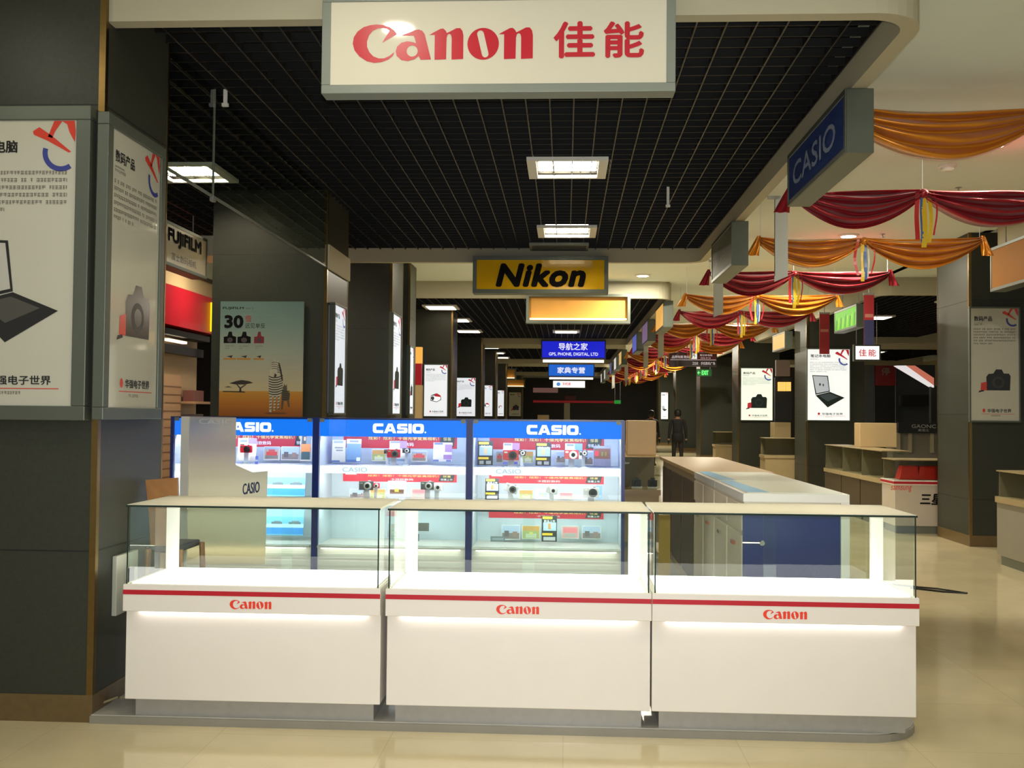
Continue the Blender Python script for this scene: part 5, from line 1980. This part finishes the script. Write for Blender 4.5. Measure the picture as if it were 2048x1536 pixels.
slab('partition_screen', 1719, 730, 1750, 850, 30.0, mat('slate_panel', (74, 80, 84), .5), 'slate grey panel behind the laptop poster pillar', 'panel', down=True)
slab('partition_screen', 1752, 772, 1790, 850, 30.0, mat('black_panel', (22, 26, 26), .5), 'black panel below the crimson notice', 'panel', down=True)
slab('partition_screen', 1792, 730, 1870, 850, 30.2, mat('slate_panel2', (62, 68, 72), .5), 'dark slate panel behind the escalator', 'panel', down=True)
mb = MB()
q_ = at(1862, 772, 27.6)
mb.box(q_.x, 27.6, 0, q_.x+.15, 27.75, q_.z, mat('escalator_leg', (40, 42, 42), .5))
ESC_LEG = mb
t = slab('notice_board', 1751, 731, 1791, 771, 29.9, mat('crimson_board', (120, 16, 24), .4), 'crimson notice board with a grey character beyond the aisle', 'notice')
mb = MB()
a, b = at(1763, 750, 29.88), at(1780, 735, 29.88)
mb.ftext(Fr((a.x, 29.89, a.z), (1, 0, 0)), '停', 0, 0, b.x-a.x, b.z-a.z, .002, mat('grey_glyph', (130, 130, 126), .5), bold=.01)
mb.build('lettering', t)
t = thing('escalator', 'sloping escalator side with salmon band and white lit strip', 'escalator', tuple(at(1830, 760, 27.5)))
mb = MB()
Q = [at(1794, 731, 27.5), at(1812, 731, 27.5), at(1868, 771, 27.5), at(1868, 775, 27.5)]
Q2 = [at(1812, 731, 27.5), at(1830, 731, 27.5), at(1868, 756, 27.5), at(1868, 771, 27.5)]
for q, m in ((Q, glow('escalator_strip', (240, 236, 236), .8)), (Q2, glow('escalator_band', (226, 130, 104), .6))):
    mb = MB()
    mb.add(q+[p+Vector((0, .3, 0)) for p in q], [(3, 2, 1, 0), (4, 5, 6, 7), (0, 1, 5, 4), (1, 2, 6, 5), (2, 3, 7, 6), (3, 0, 4, 7)], m)
    mb.build('light_strip' if m.name.startswith('escalator_strip') else 'side_band', t)
ESC_LEG.build('support_leg', t)
slab('black_box', 1805, 790, 1860, 812, 29.8, DARK, 'black box fixed to the slate panel under the escalator', 'box', th=.4)
slab('partition_screen', 1552, 720, 1580, 752, 26.0, mat('mauve_panel', (130, 112, 104), .5), 'mauve-grey panel in the gap between the two lit poster pillars', 'panel')
for i, (u0, u1) in enumerate(((1557, 1572), (1574, 1582))):
    slab('amber_sign', u0, 764, u1, 782, 26.5, glow('amber_face5', (250, 196, 100), 1.0), ['small amber lit sign in the pillar gap, wider one', 'small amber lit sign in the pillar gap, cut off by the pillar'][i], 'sign')
slab('partition_screen', 1550, 755, 1584, 843, 26.6, DARK, 'black panel behind the small amber signs', 'panel')

# far end of the hall
slab('far_banner', 1066, 776, 1116, 785, 61.9, glow('dim_pink', (150, 110, 100), .35), 'dim pinkish strip sign on the far end wall', 'sign')
slab('far_banner', 1130, 792, 1152, 800, 61.9, mat('crimson_board', (150, 20, 30), .4), 'short red banner on the far end wall', 'banner')
slab('far_banner', 1066, 802, 1230, 805, 61.88, glow('dim_red_line', (150, 40, 40), .35), 'thin red band across the far end wall', 'banner')
slab('far_column', 1128, 806, 1140, 838, 58, mat('grey_column', (150, 140, 120), .5), 'pale grey column standing at the far end', 'column', down=True)
slab('far_cabinet', 1075, 830, 1098, 838, 50, BEIGE, 'low tan cabinet at the far end of the middle row', 'cabinet', down=True)
# dark shop fronts filling the distance behind the pillars
for i, (x0, x1, y) in enumerate(((-9, -3.4, 24.5), (-9, -3.4, 44), (5.9, 13, 40))):
    mb = MB()
    mb.box(x0, y, 0, x1, y+.15, 3.4, mat('shopfront_dark', (52, 44, 36), .5))
    struct(mb.build('wall_partition'), 'dark partition wall of a shop')
mb = MB()
mb.box(9.5, 13.5, 0, 9.6, 24, 3.4, mat('shopfront_grey', (70, 72, 70), .5))
struct(mb.build('wall_partition'), 'grey partition wall of a shop')


# ------------------------------------------------------------------ satin swags
def satin(name, rgb, rgb2):
    m = bpy.data.materials.new(name)
    m.use_nodes = True
    nt = m.node_tree
    b = nt.nodes['Principled BSDF']
    tc = nt.nodes.new('ShaderNodeTexCoord')
    nz = nt.nodes.new('ShaderNodeTexNoise')
    nz.inputs['Scale'].default_value = 9
    mx = nt.nodes.new('ShaderNodeMix')
    mx.data_type = 'RGBA'
    mx.inputs[6].default_value = lin(rgb)+(1,)
    mx.inputs[7].default_value = lin(rgb2)+(1,)
    nt.links.new(tc.outputs['Object'], nz.inputs['Vector'])
    nt.links.new(nz.outputs['Fac'], mx.inputs[0])
    nt.links.new(mx.outputs[2], b.inputs['Base Color'])
    b.inputs['Roughness'].default_value = .27
    b.inputs['Metallic'].default_value = .35
    b.inputs['Sheen Weight'].default_value = .3
    return m


GOLD = satin('gold_satin', (226, 148, 16), (200, 112, 4))
RED = satin('red_satin', (176, 16, 38), (148, 8, 26))


def swag_mb(w_, m, seed):
    mb = MB()
    rr = random.Random(seed)
    nu, nv = 40, 22
    ph = [rr.uniform(0, 6.28) for _ in range(6)]
    vs = []
    for j in range(nv+1):
        v = j/nv
        for i in range(nu+1):
            u = i/nu
            s = math.sin(math.pi*u)
            drop = .055+.235*(s**.85)
            top = -.012*s-.03*s*math.sin(ph[0]+3*u)*.3
            z = top-v*drop
            fold = math.sin(v*2*math.pi*3.6+ph[1]+1.2*math.sin(math.pi*u+ph[2]))
            fine = math.sin(v*2*math.pi*8.2+ph[3]+5*u)
            y = (-.085*math.sin(math.pi*v)*(.35+.65*s)+.062*fold*(.45+.55*s)+.014*fine)
            y += .012*math.sin(9*u+ph[4]+4*v)
            z += .012*fold*s
            vs.append((u*w_, y, z))
    fs = []
    for j in range(nv):
        for i in range(nu):
            k = j*(nu+1)+i
            fs.append((k, k+nu+1, k+nu+2, k+1))
    mb.add(vs, fs, m)
    return mb


def tail_mb(m, sgn):
    mb = MB()
    vs = []
    for j in range(7):
        v = j/6
        for i in range(7):
            u = i/6-.5
            wv = .03+.10*v
            vs.append((sgn*(.01+v*.06)+u*wv, -.02+.02*math.sin(i*1.9+v*3), .02-v*.20))
    fs = [(j*7+i, (j+1)*7+i, (j+1)*7+i+1, j*7+i+1) for j in range(6) for i in range(6)]
    mb.add(vs, fs, m)
    return mb


def ribbon_mb(m, x, L, wv, sw):
    mb = MB()
    vs = []
    n = 10
    for j in range(n+1):
        v = j/n
        for (dx, dy) in ((-wv/2, 0), (wv/2, 0)):
            vs.append((x+dx+sw*math.sin(v*3.1), dy-.03+.012*math.sin(v*6+x*30), -.02-v*L))
    fs = [(2*j, 2*j+2, 2*j+3, 2*j+1) for j in range(n)]
    mb.add(vs, fs, m)
    return mb


SX0, SXC, SX1 = 1.77, 2.80, 3.95
RIB = [mat('ribbon_yellow', (240, 204, 40), .35), mat('ribbon_blue', (70, 110, 180), .35), mat('ribbon_red', (206, 44, 48), .35), mat('ribbon_white', (226, 226, 214), .4)]


def make_swag(m, colname, kind):
    t = thing('satin_swag', 'tmp', 'swag', (SXC, 0, 3.30), 'satin swags across the aisle')
    parts = []
    a = swag_mb(SXC-SX0, m, 3+kind).build('swag_cloth', t, smooth=True, local=True)
    a.location = (SX0-SXC, 0, 0)
    b = swag_mb(SX1-SXC, m, 8+kind).build('swag_cloth', t, smooth=True, local=True)
    for o in (a, b):
        md = o.modifiers.new('thick', 'SOLIDIFY')
        md.thickness = .006
    e1 = tail_mb(m, -1).build('gathered_tail', t, smooth=True, local=True)
    e1.location = (SX0-SXC, 0, 0)
    e2 = tail_mb(m, 1).build('gathered_tail', t, smooth=True, local=True)
    e2.location = (SX1-SXC, 0, 0)
    mb = MB()
    mb.lathe((0, -.03, -.035), [(.005, -.035), (.035, -.02), (.04, .01), (.02, .035), (.004, .04)], m, 12)
    mb.build('centre_knot', t, smooth=True, local=True)
    cols = [(RIB[0], -.02, .42, .035, .01), (RIB[1], .015, .40, .03, -.004), (RIB[2], -.06, .36, .028, -.03), (RIB[2], .07, .34, .016, .03), (RIB[3], .035, .38, .014, .008)]
    if kind == 1:
        cols = [(RIB[0], .0, .44, .04, .01), (RIB[2], -.05, .38, .035, .0), (RIB[0], .045, .4, .03, .01), (RIB[2], .08, .34, .014, .02), (RIB[1], -.015, .40, .02, .0)]
    mb = MB()
    for xx in (SX0-SXC+.01, 0, SX1-SXC-.01):
        mb.tube([(xx, 0, -.005), (xx, 0, HALL_Z-3.30)], .003, CEILM, 5)
    mb.build('hanging_cord', t, local=True)
    for c_ in cols:
        ribbon_mb(*c_).build('ribbon', t, local=True)
    return t


ord_ = ['first', 'second', 'third', 'fourth', 'fifth', 'sixth', 'seventh', 'eighth', 'ninth', 'tenth', 'eleventh', 'twelfth', 'thirteenth', 'fourteenth', 'fifteenth', 'sixteenth', 'seventeenth', 'eighteenth', 'nineteenth']
yy = [6.05, 8.28, 10.5, 12.9, 15.4, 17.75, 20.1]
while len(yy) < 19:
    yy.append(yy[-1]+2.36)
SHIFT = (2, 5, 8, 12, 16)
protos = [make_swag(GOLD, 'gold', 0), make_swag(RED, 'red', 1)]
for i, y in enumerate(yy):
    o = protos[i] if i < 2 else copy_tree(protos[i % 2])
    o.location = (SXC+(.17 if i in SHIFT else 0), y, 3.30)
    o['label'] = '%s satin swag across the aisle ceiling, %s counting from the nearest' % ('gold' if i % 2 == 0 else 'red', ord_[i])


# the nearest swag hangs wider and higher, its gathered end tucked behind the navy sign
o = protos[0]
o.location = (3.17, 6.95, 3.555)
o.scale = (1.3, 1.0, 1.15)
for ch in list(o.children):
    if ch.name.startswith('gathered_tail') and ch.location.x < 0 or ch.name.startswith('hanging_cord'):
        bpy.data.objects.remove(ch)
mb = MB()
for xx in (1.815, 3.17, 4.655):
    mb.tube([(xx, 6.95, 3.54), (xx, 6.95, HALL_Z)], .003, CEILM, 5)
c_ = mb.build('hanging_cord', o, local=True)
c_.data.transform(Matrix.Diagonal((1/1.3, 1, 1/1.15, 1)) @ Matrix.Translation((-3.17, -6.95, -3.555)))

# ------------------------------------------------------------------ people
def person(x, y, label, h=1.68, turn=0.0, jacket=(26, 24, 28), trousers=(30, 28, 28)):
    t = thing('person', label, 'person', (x, y, 0), None, turn)
    s = h/1.72
    J = {'pel': (0, 0, .95), 'sp': (0, .01, 1.12), 'ch': (0, .015, 1.32), 'nk': (0, .005, 1.47), 'hd0': (0, -.0, 1.55), 'hd1': (0, -.01, 1.64), 'hd2': (0, -.005, 1.70)}
    V, E, Rr = [], [], []

    def v(p, r):
        V.append(tuple(c*s for c in p))
        Rr.append(r if isinstance(r, tuple) else (r, r))
        return len(V)-1
    a = v(J['pel'], (.155, .105))
    b = v(J['sp'], (.145, .1))
    c = v(J['ch'], (.175, .115))
    d = v((0, .012, 1.42), (.12, .09))
    e = v(J['nk'], .056)
    f = v(J['hd0'], (.072, .085))
    g = v(J['hd1'], (.078, .095))
    hh = v((0, -.0, 1.705), (.05, .06))
    E += [(a, b), (b, c), (c, d), (d, e), (e, f), (f, g), (g, hh)]
    for sx in (-1, 1):
        sh = v((sx*.19, .01, 1.40), .062)
        el = v((sx*.235, .03, 1.12), .046)
        wr = v((sx*.25, -.03, .88), .032)
        pa = v((sx*.252, -.045, .81), (.03, .04))
        E += [(d, sh), (sh, el), (el, wr), (wr, pa)]
        hp = v((sx*.09, 0, .88), .092)
        kn = v((sx*.105, -.015 if sx > 0 else .03, .49), .062)
        an = v((sx*.11, .03 if sx > 0 else .07, .09), .042)
        to = v((sx*.12, -.12 if sx > 0 else -.07, .035), .036)
        E += [(a, hp), (hp, kn), (kn, an), (an, to)]
        for k in range(5):
            base = (sx*.252+(.0 if k else -sx*.02), -.06+.022*k if k else -.075, .79 if k else .83)
            # fingers hang from the palm, thumb leaves its side
            if k == 0:
                q = v((sx*.235, -.085, .80), .011)
                E.append((pa, q))
            else:
                q1 = v((sx*.254, -.075+.018*k, .755), .010)
                q2 = v((sx*.250, -.08+.018*k, .725-.006*(k in (2, 3))), .008)
                E += [(pa, q1), (q1, q2)]
    me = bpy.data.meshes.new('body')
    me.from_pydata(V, E, [])
    o = bpy.data.objects.new('body', me)
    COL.objects.link(o)
    o.parent = t
    skin_m = bpy.data.materials.new('clothes_and_skin')
    skin_m.use_nodes = True
    nt = skin_m.node_tree
    bs = nt.nodes['Principled BSDF']
    tc = nt.nodes.new('ShaderNodeTexCoord')
    sp = nt.nodes.new('ShaderNodeSeparateXYZ')
    rp = nt.nodes.new('ShaderNodeValToRGB')
    mr = nt.nodes.new('ShaderNodeMath')
    mr.operation = 'DIVIDE'
    mr.inputs[1].default_value = 1.8*s
    rp.color_ramp.interpolation = 'CONSTANT'
    els = rp.color_ramp.elements
    els[0].position = 0
    els[0].color = lin((20, 18, 18))+(1,)
    els[1].position = .065
    els[1].color = lin(trousers)+(1,)
    for pos, c_ in ((.475, (170, 126, 100)), (.497, jacket), (.815, (170, 126, 100))):
        e_ = els.new(pos)
        e_.color = lin(c_)+(1,)
    nt.links.new(tc.outputs['Object'], sp.inputs[0])
    nt.links.new(sp.outputs[2], mr.inputs[0])
    nt.links.new(mr.outputs[0], rp.inputs[0])
    nt.links.new(rp.outputs[0], bs.inputs['Base Color'])
    bs.inputs['Roughness'].default_value = .8
    me.materials.append(skin_m)
    sk = o.modifiers.new('skin', 'SKIN')
    for i, r_ in enumerate(Rr):
        me.skin_vertices[0].data[i].radius = (r_[0]*s, r_[1]*s)
    me.skin_vertices[0].data[0].use_root = True
    sd = o.modifiers.new('sub', 'SUBSURF')
    sd.levels = 2
    sd.render_levels = 2
    for p in me.polygons:
        p.use_smooth = True
    # trousers cover the hips below the jacket
    mb = MB()
    mb.lathe((0, .0, 0), [(.10, .80*s), (.165, .84*s), (.17, .95*s), (.165, 1.05*s), (.10, 1.06*s)], mat('jacket_hem', jacket, .85), 20)
    mb.build('jacket_hem', t, local=True, smooth=True)
    mb = MB()
    prof = [(.03, 1.52*s), (.085, 1.56*s), (.1, 1.63*s), (.092, 1.70*s), (.055, 1.745*s), (.005, 1.755*s)]
    mb.lathe((0, .02, 0), prof, mat('black_hair', (14, 12, 12), .6), 18)
    mb.build('hair', t, local=True, smooth=True)
    mb = MB()
    for sx in (-1, 1):
        mb.lathe((sx*.03*s, -.088*s, 1.62*s), [(.003, -.006), (.012, 0), (.003, .006)], DARK, 8)
    mb.lathe((0, -.1*s, 1.585*s), [(.004, -.012), (.014, -.006), (.008, .02), (.003, .035)], mat('skin_tone', (170, 126, 100), .6), 8)
    mb.box(-.025*s, -.093*s, 1.548*s, .025*s, -.08*s, 1.556*s, mat('lips', (140, 80, 70), .6))
    mb.build('face_features', t, local=True)
    return t


pa = at(1355, 912, 29.0)
person(pa.x, 29.0, 'person in dark jacket and trousers walking away down the aisle', 1.66, math.pi)
pb = at(1303, 880, 31.0)
person(pb.x, 31.0, 'dark-haired person mostly hidden behind the cream box', 1.64, math.pi-.5)
